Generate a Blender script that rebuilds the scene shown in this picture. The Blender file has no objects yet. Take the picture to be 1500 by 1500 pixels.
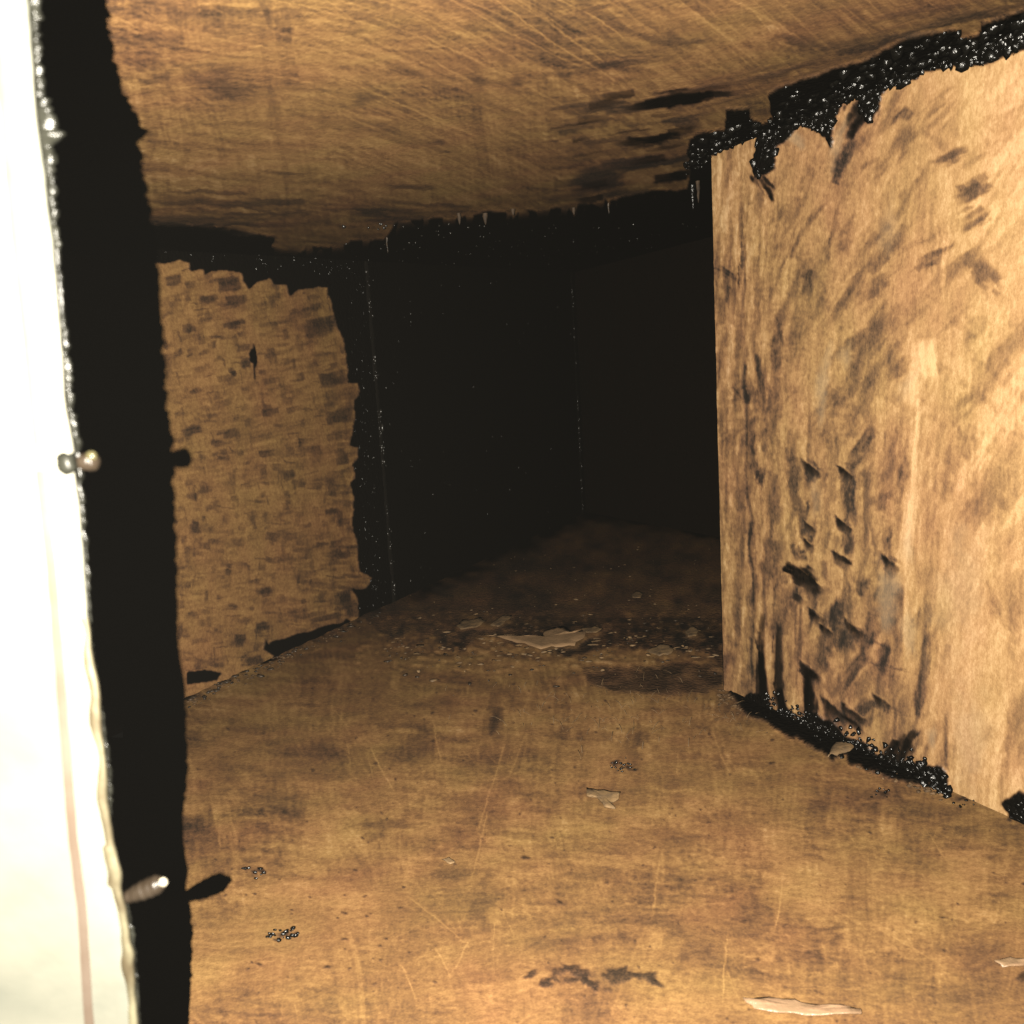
import bpy, math, random
import numpy as np
from mathutils import Vector, Matrix
import mathutils.noise as mnoise

R = math.radians
rng = np.random.default_rng(7)
random.seed(7)
sc = bpy.context.scene
col = sc.collection

# ------------------------------------------------------------------ camera
HC = 0.40                      # camera height above the duct floor, metres
FPX = 1200.0                   # focal length in photograph pixels (1500 wide)
_d = np.array([500.0, 8200.0, FPX]); _d /= np.linalg.norm(_d)    # world down, in camera axes (right, down, forward)
_u = -_d
_f = np.array([0, 0, 1.0]); _f = _f - _f.dot(_u) * _u; _f /= np.linalg.norm(_f)   # world +Y
_r = np.cross(_f, _u)                                                # world +X  (right,down,fwd is right-handed)
if _r[0] < 0: _r = -_r
# rows: world axes in camera (right, down, fwd) coordinates
WX, WY, WZ = _r, _f, _u
CAM = np.array([0.0, 0.0, HC])
def ray(px, py):
    """unit-forward direction in the world of a pixel of the photograph"""
    c = np.stack(np.broadcast_arrays((np.asarray(px, float) - 750) / FPX, (np.asarray(py, float) - 750) / FPX, 1.0), -1)
    return np.stack([c @ WX, c @ WY, c @ WZ], -1)
def project(P):
    P = np.asarray(P) - CAM
    c = P[..., 0:1] * WX + P[..., 1:2] * WY + P[..., 2:3] * WZ
    z = np.maximum(c[..., 2], 1e-4)
    return 750 + FPX * c[..., 0] / z, 750 + FPX * c[..., 1] / z, c[..., 2]
def hit(px, py, n, d):
    """point where a sight line meets the plane n.p = d"""
    v = ray(px, py); n = np.asarray(n, float)
    t = (d - n @ CAM) / (v @ n)
    return CAM + v * t[..., None]
def at(px, py, dist):
    v = ray(px, py)
    return CAM + v * dist

cam = bpy.data.cameras.new('camera'); camo = bpy.data.objects.new('camera', cam); col.objects.link(camo)
# blender camera axes: x right, y up, -z forward, expressed in the world
right = np.array([WX[0], WY[0], WZ[0]]); down = np.array([WX[1], WY[1], WZ[1]]); fwd = np.array([WX[2], WY[2], WZ[2]])
M = Matrix(((right[0], -down[0], -fwd[0], CAM[0]), (right[1], -down[1], -fwd[1], CAM[1]), (right[2], -down[2], -fwd[2], CAM[2]), (0, 0, 0, 1)))
camo.matrix_world = M
cam.sensor_width = 36; cam.lens = 36 * FPX / 1500
cam.clip_start = 0.02; cam.clip_end = 50
cam.dof.use_dof = True; cam.dof.focus_distance = 1.0; cam.dof.aperture_fstop = 16
sc.camera = camo

# ------------------------------------------------------------------ world: a closed dark duct
w = bpy.data.worlds.new('World'); sc.world = w; w.use_nodes = True
w.node_tree.nodes['Background'].inputs[0].default_value = (1.0, 0.9, 0.75, 1)
w.node_tree.nodes['Background'].inputs[1].default_value = 0.004

# ------------------------------------------------------------------ the lamp beside the lens
L = bpy.data.lights.new('flash_lamp', 'POINT'); L.energy = 70.0; L.shadow_soft_size = 0.0009; L.color = (1.0, 0.93, 0.80)
Lo = bpy.data.objects.new('flash_lamp', L); col.objects.link(Lo)
Lo.location = Vector(CAM + right * -0.031 + down * 0.001 + fwd * 0.0)

sc.view_settings.view_transform = 'Standard'; sc.view_settings.look = 'None'
sc.view_settings.exposure = 0; sc.view_settings.gamma = 1
sc.cycles.max_bounces = 5; sc.cycles.diffuse_bounces = 0; sc.cycles.glossy_bounces = 0
sc.cycles.sample_clamp_indirect = 2.0

# ------------------------------------------------------------------ planes of the duct
FLOOR = (np.array([0, 0, 1.0]), 0.0)
cn = np.array([-0.0732, -0.0592, 1.0]); CEIL = (cn / np.linalg.norm(cn), 0.5867 / np.linalg.norm(cn))
def ceil_z(x, y): return 0.5867 + 0.0732 * x + 0.0592 * y
def fl(px, py): return hit(px, py, *FLOOR)
LW0, LW1 = fl(270, 1025), fl(858, 750)           # left wall foot
RW0, RW1 = fl(1392, 1158), fl(1060, 1010)        # right wall foot, RW1 is its far corner
BW0, BW1 = LW1, fl(1120, 800)                    # back wall foot
def vplane(a, b, toward):
    t = (b - a)[:2]; t /= np.linalg.norm(t); n = np.array([-t[1], t[0], 0.0])
    if (np.asarray(toward)[:2] - a[:2]) @ n[:2] < 0: n = -n
    return n, float(n @ a)
LPL = vplane(LW0, LW1, CAM); RPL = vplane(RW0, RW1, CAM); BPL = vplane(BW0, BW1, CAM)

# ------------------------------------------------------------------ painting the residue: tone, grease, height, crust
C0, C1, PITCH = -160.0, 1660.0, 1.4
NC = int((C1 - C0) / PITCH)
GX, GY = np.meshgrid(C0 + (np.arange(NC) + .5) * PITCH, C0 + (np.arange(NC) + .5) * PITCH)
def vnoise(cx, cy, seed=None, ang=0.0):
    """smooth value noise on the canvas, cell size cx by cy, turned by ang degrees; values 0..1"""
    g = np.random.default_rng(seed if seed is not None else rng.integers(1 << 30))
    a = R(ang); U = (GX * math.cos(a) + GY * math.sin(a)) / cx; V = (-GX * math.sin(a) + GY * math.cos(a)) / cy
    U = U - U.min(); V = V - V.min()
    t = g.random((int(V.max()) + 3, int(U.max()) + 3), dtype=np.float32)
    i = U.astype(np.int32); j = V.astype(np.int32); fu = (U - i).astype(np.float32); fv = (V - j).astype(np.float32)
    fu = fu * fu * (3 - 2 * fu); fv = fv * fv * (3 - 2 * fv)
    return (t[j, i] * (1 - fu) + t[j, i + 1] * fu) * (1 - fv) + (t[j + 1, i] * (1 - fu) + t[j + 1, i + 1] * fu) * fv
def fbm(c, n=4, ratio=1.0, ang=0.0):
    s = 0; a = 1; tot = 0
    for k in range(n):
        s = s + a * vnoise(c * ratio / 2 ** k, c / 2 ** k, ang=ang); tot += a; a *= .55
    return s / tot
def sstep(a, b, x): 
    t = np.clip((x - a) / (b - a), 0, 1); return t * t * (3 - 2 * t)
def blur(A, r):
    if r <= 1.3:
        for ax in (0, 1): A = (np.roll(A, 1, ax) + np.roll(A, -1, ax) + 2 * A) * .25
        return A
    r = max(1, int(r / PITCH))
    for ax in (0, 1):
        for _ in range(2):
            c = np.cumsum(np.pad(A, [(r + 1, r) if k == ax else (0, 0) for k in (0, 1)], mode='edge'), axis=ax)
            hi = np.take(c, range(2 * r + 1, c.shape[ax]), axis=ax); lo = np.take(c, range(0, c.shape[ax] - 2 * r - 1), axis=ax)
            A = (hi - lo) / (2 * r + 1)
    return A
class Canvas:
    def __init__(s, tone):
        s.T = np.full((NC, NC), tone, np.float32); s.G = np.zeros((NC, NC), np.float32)
        s.H = np.zeros((NC, NC), np.float32); s.C = np.zeros((NC, NC), np.float32)
        s.fine = .5
        s.W = np.zeros((NC, NC), np.float32)      # bare zinc showing
    def win(s, cx, cy, r):
        i0 = max(0, int((cx - r - C0) / PITCH)); i1 = min(NC, int((cx + r - C0) / PITCH) + 2)
        j0 = max(0, int((cy - r - C0) / PITCH)); j1 = min(NC, int((cy + r - C0) / PITCH) + 2)
        return (slice(j0, j1), slice(i0, i1)) if i1 > i0 and j1 > j0 else None
    def stroke(s, cx, cy, L, W, ang, tone, a=.7, streak=.12, start=.06, fade=.6, edge=1.8, dh=0.0, G=None, bow=0.0):
        """one pull of the scraper: a band L by W with a sharp start, a fading end and lines along it"""
        w_ = s.win(cx, cy, .5 * math.hypot(L, W) + 4 + abs(bow))
        if w_ is None: return
        X = GX[w_] - cx; Y = GY[w_] - cy; c, q = math.cos(R(ang)), math.sin(R(ang))
        u = (X * c + Y * q) / L + .5; v = (-X * q + Y * c) / W
        if bow: v = v - bow * 4 * (u - .5) ** 2 / W
        al = sstep(0, start, u) * (1 - sstep(fade, 1.0, u)) * (1 - sstep(.5 - edge / W, .5 + .01, np.abs(v)))
        n = max(3, int(W / 2.2)); k = rng.random(n + 3).astype(np.float32)
        p = np.clip((v + .5) * n, 0, n + .99); i = p.astype(int); f = p - i
        line = k[i] * (1 - f) + k[i + 1] * f
        al = al * a * (0.65 + .35 * line)
        s.T[w_] += al * (tone + streak * (line - .5) * 2 - s.T[w_])
        if dh: s.H[w_] += al * (dh * (0.6 + .8 * line))
        if G is not None: s.G[w_] += al * (G - s.G[w_])
    def poly(s, pts, jit=3.0, soft=1.5, seed=0):
        """coverage of a traced outline with a little ragged jitter"""
        jx = (vnoise(14, 10) - .5) * 2 * jit + (vnoise(5, 5) - .5) * jit; jy = (vnoise(12, 14) - .5) * 2 * jit + (vnoise(5, 5) - .5) * jit
        X, Y = GX + jx, GY + jy
        ins = np.zeros(X.shape, bool); n = len(pts)
        for k in range(n):
            x0, y0 = pts[k]; x1, y1 = pts[(k + 1) % n]
            if y0 == y1: continue
            c = ((y0 > Y) != (y1 > Y)) & (X < (x1 - x0) * (Y - y0) / (y1 - y0) + x0)
            ins ^= c
        m = ins.astype(np.float32)
        return blur(m, soft) if soft else m
    def smear(s, cx, cy, L, W, ang, tone, a=.7, streak=.1, G=None, dh=.2, thin=False):
        """residue missed by the blade: several uneven pulls beside and over one another"""
        n = int(5 + W / 3.5 + L / 28)
        c, q = math.cos(R(ang)), math.sin(R(ang)); flip = 180 if rng.random() < .5 else 0
        for _ in range(n):
            du, dv = rng.normal(0, .22) * L, rng.normal(0, .30) * W
            s.stroke(cx + du * c - dv * q, cy + du * q + dv * c, L * rng.uniform(.25, .8), max(2.5, W * rng.uniform(.2, .65)), ang + rng.normal(0, 5) + flip,
                     tone + rng.normal(0, .04), min(1, a * rng.uniform(.65, 1.15)), streak, rng.uniform(.04, .3), rng.uniform(.15, .7), rng.uniform(1.5, 5), dh * .5, None if G is None else G * rng.uniform(.6, 1))
    def lines(s, L, w, ang, amp, patch=120, thr=.5, relief=.22):
        """fine parallel scratches within patches"""
        n = (vnoise(L, w, ang=ang) - .5) * sstep(thr - .12, thr + .12, fbm(patch, 2, ang=ang)) * amp * s.fine
        s.T += n; s.H += n * relief
    def warp(s, amp=3.0):
        """nothing scraped by hand has a ruled edge"""
        dx = (fbm(34, 2) - .5) * amp * 3.2 + (vnoise(7, 7) - .5) * amp * .9; dy = (fbm(30, 2) - .5) * amp * 3.2 + (vnoise(7, 7) - .5) * amp * .9
        i = np.clip(np.arange(NC)[None, :] + dx / PITCH, 0, NC - 1).astype(np.int32); j = np.clip(np.arange(NC)[:, None] + dy / PITCH, 0, NC - 1).astype(np.int32)
        for k in ('T', 'G', 'H', 'W'): setattr(s, k, getattr(s, k)[j, i])
    def spot(s, cx, cy, rx, ry, ang, tone, a=.8, soft=.5, dh=0, G=None, W=None):
        w_ = s.win(cx, cy, max(rx, ry) * 1.6 + 3)
        if w_ is None: return
        X = GX[w_] - cx; Y = GY[w_] - cy; c, q = math.cos(R(ang)), math.sin(R(ang))
        th = np.arctan2((-X * q + Y * c) / ry, (X * c + Y * q) / rx); p = rng.uniform(0, 6.28, 4)
        d = np.hypot((X * c + Y * q) / rx, (-X * q + Y * c) / ry) * (1 + .16 * np.sin(2 * th + p[0]) + .14 * np.sin(3 * th + p[1]) + .09 * np.sin(5 * th + p[2]) + .05 * np.sin(9 * th + p[3])) + NZ[w_] * .9 - .45
        al = a * (1 - sstep(1 - soft, 1.0, d))
        s.T[w_] += al * (tone - s.T[w_])
        if dh: s.H[w_] += al * dh
        if G is not None: s.G[w_] = np.maximum(s.G[w_], al * G)
        if W is not None: s.W[w_] = np.maximum(s.W[w_], al * W)
    def crumbs(s, n, x0, x1, y0, y1, r0, r1, dens=None, G=.9, dh=.5, tone=.1):
        for _ in range(n):
            x = rng.uniform(x0, x1); y = rng.uniform(y0, y1)
            if dens is not None and rng.random() > dens(x, y): continue
            r = rng.uniform(r0, r1) ** 1.0
            s.spot(x, y, r * rng.uniform(1, 2.2), r, rng.uniform(-30, 30), tone, 1, .5, dh, G)
    def grease(s, m, h, tone=.05):
        """a coat of uncleaned grease over the part m (0..1), h mm thick"""
        s.G = np.maximum(s.G, m); s.H = np.maximum(s.H, m * h) if h > 0 else s.H
        s.T = s.T * (1 - m) + tone * m
NZ = (fbm(26, 4)).astype(np.float32)
U = rng.uniform

# ---- ceiling
ce = Canvas(.54)
ce.T += .18 * sstep(40, 280, GY) - .11 + (fbm(160, 4) - .5) * .34 + (fbm(40, 3, 5, 2) - .5) * .22  # flash falloff offset in the colour: near ceiling darker, far part paler
for _ in range(1500):
    x, y = U(-160, 1660), U(-160, 420)
    k = U(0, 1)
    if k < .45: a_ = rng.normal(4 - (x - 500) * .018, 4); L_, W_ = U(50, 220), U(3, 22)
    elif k < .8: a_ = 8 + 32 * sstep(250, 900, x) + rng.normal(0, 5); L_, W_ = U(60, 260), U(2, 16)
    else: a_ = rng.normal(86, 9); L_, W_ = U(30, 130), U(3, 26)
    if x < 500 and k >= .45: a_ = rng.normal(82, 12)
    ce.stroke(x, y, L_, W_, a_ + (180 if U(0, 1) < .5 else 0), np.clip(rng.normal(.52, .17), .12, .95), U(.12, .6), .13, .05, U(.2, .8), dh=rng.normal(0, .10), bow=U(-6, 6))
for ang, am, th in ((3, .34, .42), (7, .30, .5), (-4, .26, .5), (24, .34, .52), (33, .30, .55), (84, .24, .52), (76, .2, .55), (14, .3, .5)):
    ce.lines(U(60, 150), U(2.4, 4), ang, am, U(70, 200), th)
ce.T += (vnoise(9, 3.5) - .5) * .20 * sstep(.35, .6, fbm(130, 2)) + (vnoise(4, 3) - .5) * .12
for _ in range(260):
    x = U(380, 1560); y = U(-60, 270) 
    ce.stroke(x, y, U(90, 330), U(2.2, 16), 8 + 30 * sstep(300, 1000, x) + rng.normal(0, 3.5) + (180 if U(0, 1) < .5 else 0), U(.22, .78), U(.15, .5), .14, .05, U(.3, .8), 1.3, dh=rng.normal(0, .08), bow=U(-10, 14))
for _ in range(110):      # long pale scratches running down to the right
    x = U(420, 1500); y = U(-40, 250) 
    ce.stroke(x, y, U(120, 420), U(1.6, 4.5), 12 + 26 * sstep(300, 1000, x) + rng.normal(0, 3), U(.68, .9), U(.25, .7), .05, .2, .7, 1.2, dh=-.12, bow=U(-10, 14))
for (x, y, rx, ry, a_) in [(310, 120, 55, 20, 4), (235, 112, 30, 12, 0), (700, 120, 26, 12, 15), (760, 120, 18, 8, 10), (530, 145, 28, 13, -10), (330, 300, 55, 5, 4), (410, 252, 30, 4, 5), (985, 55, 30, 14, 15), (640, 208, 16, 4, 0), (650, 221, 14, 3, 0), (585, 145, 14, 4, -4), (870, 12, 38, 5, -10), (1160, 150, 20, 8, 0)]:
    ce.spot(x, y, rx, ry, a_, .20, .65, .8)
for _ in range(60):
    x = U(820, 1010); y = 215 + rng.normal(0, 45) - .1 * (x - 900)
    ce.stroke(x, y, U(30, 110), U(4, 14), -8 + rng.normal(0, 2) + (180 if U(0, 1) < .5 else 0), U(.05, .2), U(.3, .8), .12, .08, U(.2, .7), 1.6, dh=.3, G=.8 if U(0, 1) < .3 else None)
for _ in range(40):
    x = U(210, 620); y = 318 + rng.normal(0, 16)
    ce.stroke(x, y, U(50, 160), U(3, 10), rng.normal(1, 1.5) + (180 if U(0, 1) < .5 else 0), U(.08, .3), U(.3, .8), .12, .08, U(.2, .7), 1.6, dh=.3)
for _ in range(46):
    x = U(1020, 1500); y = 160 - .34 * (x - 1040) - abs(rng.normal(0, 26))
    ce.stroke(x, y, U(50, 170), U(3, 9), -14 + rng.normal(0, 3) + (180 if U(0, 1) < .5 else 0), U(.12, .4), U(.3, .8), .12, .08, U(.2, .7), 1.6, dh=.3)
# smeared grease left between the pulls close to the black edge
for (x, y, L_, W_, a_, t, al) in [(920, 90, 110, 10, -7, .10, .8), (880, 100, 190, 6, -8, .2, .5), (975, 148, 150, 16, -8, .06, .9), (935, 158, 110, 8, -8, .1, .8), (1010, 170, 90, 8, -9, .12, .7),
        (940, 205, 120, 12, -8, .08, .85), (950, 240, 150, 9, -10, .1, .85), (870, 262, 70, 22, -6, .1, .9), (985, 258, 60, 14, -5, .05, .9), (900, 285, 60, 10, -6, .1, .8), (1180, 62, 70, 14, 12, .25, .5),
        (330, 297, 150, 8, 2, .15, .7), (270, 290, 90, 12, 2, .22, .6), (310, 318, 200, 8, 1, .2, .5), (300, 336, 150, 14, 2, .04, .85), (540, 308, 40, 9, 0, .15, .8), (590, 318, 120, 6, -3, .1, .7), (680, 309, 110, 3, -3, .1, .7),
        (800, 292, 60, 3, -2, .12, .8), (590, 271, 50, 3, -3, .15, .7), (960, 56, 90, 12, 18, .2, .4), (840, 120, 60, 6, 22, .25, .4), (1290, 60, 150, 10, -14, .12, .75), (1430, 25, 160, 9, -10, .10, .8), (1180, 95, 190, 5, -13, .15, .6), (1020, 60, 60, 8, -4, .2, .6)]:
    ce.smear(x, y, L_, W_ * 1.2, a_, t, al, .08, G=.9 if t < .09 else None); ce.stroke(x, y, L_, W_, a_ + (180 if U(0, 1) < .4 else 0), t, al * .85, .10, .08, .6, 2.0, dh=.25, G=.95 if t < .09 else None)
ce.warp(1.6)
scraped = [(-300, -300), (1900, -300), (1900, -60), (1500, 13), (1437, 31), (1435, 47), (1407, 57), (1400, 40), (1343, 49), (1325, 54), (1270, 86), (1240, 93), (1180, 112), (1125, 134), (1131, 170), (1118, 180), (1099, 171), (1097, 157),
    (1064, 159), (1061, 189), (1030, 192), (1012, 200), (1006, 222), (1012, 240), (1010, 262), (1004, 277), (970, 276), (940, 281), (893, 292), (892, 306), (888, 292), (846, 299), (840, 318), (833, 302), (762, 307), (751, 320), (746, 309), (715, 309), (700, 312), (678, 315), (672, 318), (640, 316), (590, 322), (578, 325), (568, 344), (560, 350),
    (515, 351), (500, 360), (450, 360), (441, 370), (434, 362), (397, 362), (402, 344), (350, 342), (300, 330), (215, 327), (150, 322), (-300, 300)]
m = 1 - ce.poly(scraped, 1.6, 1.2)
teeth = sstep(.60, .66, vnoise(9, 26, ang=10)) * blur((m < .5).astype(np.float32), 10) * 1.6; m = np.clip(m - teeth * (m > .5) * (GX < 1000) * (GX > 380), 0, 1)
ce.grease(m, 0)
ce.H = ce.H * (1 - m) + m * (2.2 + 1.6 * fbm(30, 4) + .8 * sstep(.55, .8, vnoise(6, 6)))
ce.T[:] = ce.T + m * 0
cr_line = np.abs(GY - (224 - .404 * (GX - 1041)))
ce.C = m * np.clip(.25 + .9 * (1 - sstep(20, 70, cr_line)) * sstep(960, 1060, GX) + .5 * (1 - sstep(0, 60, np.abs(GY - 370))) * (1 - sstep(440, 640, GX)), 0, 1)

# ---- left wall
lw = Canvas(.545)
lw.T += .06 * sstep(450, 250, GX) + (fbm(120, 3) - .5) * .22 + (fbm(30, 3, 3, -14) - .5) * .18
for _ in range(1500):
    x, y = U(120, 560), U(340, 1040)
    a_ = rng.normal(-14 + 14 * sstep(500, 950, y), 5); k = U(0, 1)
    if k < .62: L_, W_ = U(22, 80), U(7, 20)
    else: a_ += 92; L_, W_ = U(18, 46), U(7, 18)
    lw.stroke(x, y, L_, W_, a_ + (180 if U(0, 1) < .3 else 0), np.clip(rng.normal(.57, .055), .3, .85), U(.3, .7), .05, .04, U(.4, .9), 1.5, dh=rng.normal(0, .12))
for _ in range(760):      # the dark heel marks where each pull stopped
    y = U(390, 990); x = 530 - 290 * U(0, 1) ** 1.5
    a_ = rng.normal(-12 + 12 * sstep(500, 950, y), 5)
    L_, W_ = U(16, 46) * (.7 + .3 * (x > 400)), U(5, 13)
    lw.stroke(x, y, L_, W_, (a_ if U(0, 1) < .7 else a_ + 90) + (180 if U(0, 1) < .4 else 0), U(.14, .38), U(.4, 1), .10, .03, U(.0, .5), 1.8, dh=.25, bow=U(-3, 3))
    if U(0, 1) < .5: lw.stroke(x + U(-20, 20), y + U(-12, 12), L_ * 1.3, W_, a_ + 180 * (U(0, 1) < .5), U(.5, .66), U(.4, .9), .08, .03, U(.3, .8), 1.6, dh=.3, bow=U(-3, 3))
    if U(0, 1) < .10: lw.stroke(x + U(-4, 4), y - W_ * .6, L_ * 1.2, 2.2, a_, U(.62, .78), .6, .04, .1, .8, 1, dh=.2)
for (x, y, rx, ry, a_, t) in [(335, 415, 20, 14, 20, .12), (300, 440, 16, 9, 0, .14), (345, 473, 16, 7, -12, .1), (278, 482, 12, 9, -30, .14), (470, 478, 18, 26, 70, .1), (455, 452, 12, 6, 30, .06), (485, 555, 26, 12, 10, .12), (392, 600, 17, 9, 0, .07), (498, 610, 20, 13, 0, .12),
        (358, 530, 9, 9, 0, .12), (340, 543, 7, 6, 0, .1), (500, 670, 14, 12, 0, .16), (420, 695, 9, 14, 80, .15), (488, 748, 15, 7, 0, .14), (500, 810, 18, 8, 0, .16), (392, 865, 16, 7, 0, .14), (346, 935, 12, 11, 80, .12), (382, 920, 12, 8, 40, .08), (480, 902, 26, 7, 0, .15), (372, 968, 16, 8, -30, .1), (284, 770, 8, 14, 0, .12), (274, 630, 22, 7, -20, .14), (505, 876, 9, 16, 0, .13), (512, 890, 7, 16, 10, .12), (345, 440, 14, 8, 0, .15), (250, 410, 18, 10, 0, .2)]:
    aa = -10 if abs(a_) < 45 else 82
    for _ in range(3): lw.stroke(x + U(-5, 5), y + U(-4, 4), rx * U(1.1, 2), ry * U(1, 1.9), aa + U(-7, 7) + (180 if U(0, 1) < .5 else 0), t + U(-.02, .08), U(.6, 1), .05, .05, U(.2, .6), 1.8, dh=.2)
lw.lines(40, 3, -12, .22, 60, .45); lw.lines(30, 3, 80, .18, 60, .5); lw.lines(50, 2.6, -4, .2, 80, .5)
for _ in range(200):
    y = U(390, 990); x = 530 - 280 * U(0, 1) ** 1.3
    lw.stroke(x, y, U(10, 34), 2.6, rng.normal(-12 + 12 * sstep(500, 950, y), 8) + (90 if U(0, 1) < .4 else 0), U(.08, .3), U(.4, .9), .03, .1, .6, 1.0, dh=.2)
lw.warp(1.3)
lw.stroke(372, 530, 60, 4, 88, .03, .95, .02, .1, .9, 1.4, G=.9, dh=.6)
lw.stroke(368, 470, 110, 12, 86, .60, .5, .08, .1, .8, 2, dh=.5); lw.W[:] = 0
lw.spot(371, 523, 7, 14, 0, .1, 1, .3, .8, .9)
lw.stroke(284, 790, 60, 2.5, 88, .14, .8, .02)
scraped = [(-300, 350), (150, 378), (222, 384), (238, 385), (262, 380), (277, 384), (278, 397), (296, 394), (299, 402), (320, 396), (354, 400), (356, 410), (362, 424), (375, 414), (394, 407), (401, 417), (418, 418), (424, 436), (436, 425), (478, 420), (481, 436), (487, 456), (495, 482), (503, 505), (506, 520), (510, 560),
    (524, 562), (525, 580), (516, 590), (519, 604), (515, 640), (512, 651), (524, 655), (522, 672), (515, 680), (519, 700), (512, 707), (517, 730), (514, 770), (522, 790), (526, 835), (543, 846), (536, 862), (514, 862), (524, 880), (525, 918), (506, 905), (502, 912), (476, 916), (440, 928), (398, 940), (392, 945), (388, 935), (386, 950), (400, 960), (395, 980), (380, 1000), (300, 1200), (-300, 1400)]
m = 1 - lw.poly(scraped, 1.5, 1.0)
lw.grease(m, 0, .03)
lw.H = lw.H * (1 - m) + m * (2.0 + 1.3 * fbm(24, 4))
lw.C = m * np.clip(.18 + .75 * (1 - sstep(20, 75, np.abs(GX - (520 + (GY - 480) * .06)))) + .5 * sstep(440, 360, GY), 0, 1)
for (pts) in [[(273, 985), (300, 982), (326, 985), (318, 996), (274, 1003)], [(394, 941), (440, 934), (470, 925), (472, 934), (430, 941), (396, 948)], [(474, 918), (502, 915), (504, 925), (480, 930)]]:
    m2 = lw.poly(pts, 1.0, 1.0); lw.G = np.maximum(lw.G, m2); lw.T = lw.T * (1 - m2) + .03 * m2; lw.H -= m2 * .5
rim = np.clip(blur((m > .5).astype(np.float32), 4) * 2 * (1 - m), 0, 1) * (GX > 470)
lw.H += rim * 1.4 * vnoise(8, 14); lw.T += rim * .18 * vnoise(5, 12)

# ---- right wall
rw = Canvas(.635); rw.fine = .36
rw.T += (fbm(150, 3) - .5) * .14 + (fbm(60, 4, 3, -50) - .5) * .12 + .08 * sstep(1150, 1500, GX)
for _ in range(1500):
    x, y = U(1020, 1660), U(-40, 1240)
    edge_ = sstep(1190, 1110, x)
    a_ = rng.normal(-62 + 15 * sstep(1200, 1500, x), 10) if x > 1160 else rng.normal(-88, 4)
    if y > 620 and x < 1420: a_ = rng.normal(-90, 7)
    L_, W_ = U(30, 150), U(5, 26)
    rw.stroke(x, y, L_, W_, a_ + (180 if U(0, 1) < .4 else 0), np.clip(rng.normal(.64 - .05 * edge_, .09), .3, .95), U(.2, .6), .08 + .1 * edge_, .1, U(.3, .8), 3.0, dh=rng.normal(0, .07 + .14 * edge_), bow=U(-8, 8))
for _ in range(230):      # smoky diagonal smears
    y = U(150, 1150); x = 1090 + 400 * U(0, 1) ** .9
    k = 1 if y < 620 else 0
    a_ = rng.normal(-38 - 22 * sstep(1450, 1150, x), 9) if k else rng.normal(-74, 16)
    den = 1.0 if x < 1340 else .35
    if U(0, 1) > den: continue
    rw.smear(x, y, U(30, 120), U(10, 30), a_, U(.16, .38), U(.15, .5) * (1 if x < 1300 else .7), .12, dh=.15)
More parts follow.
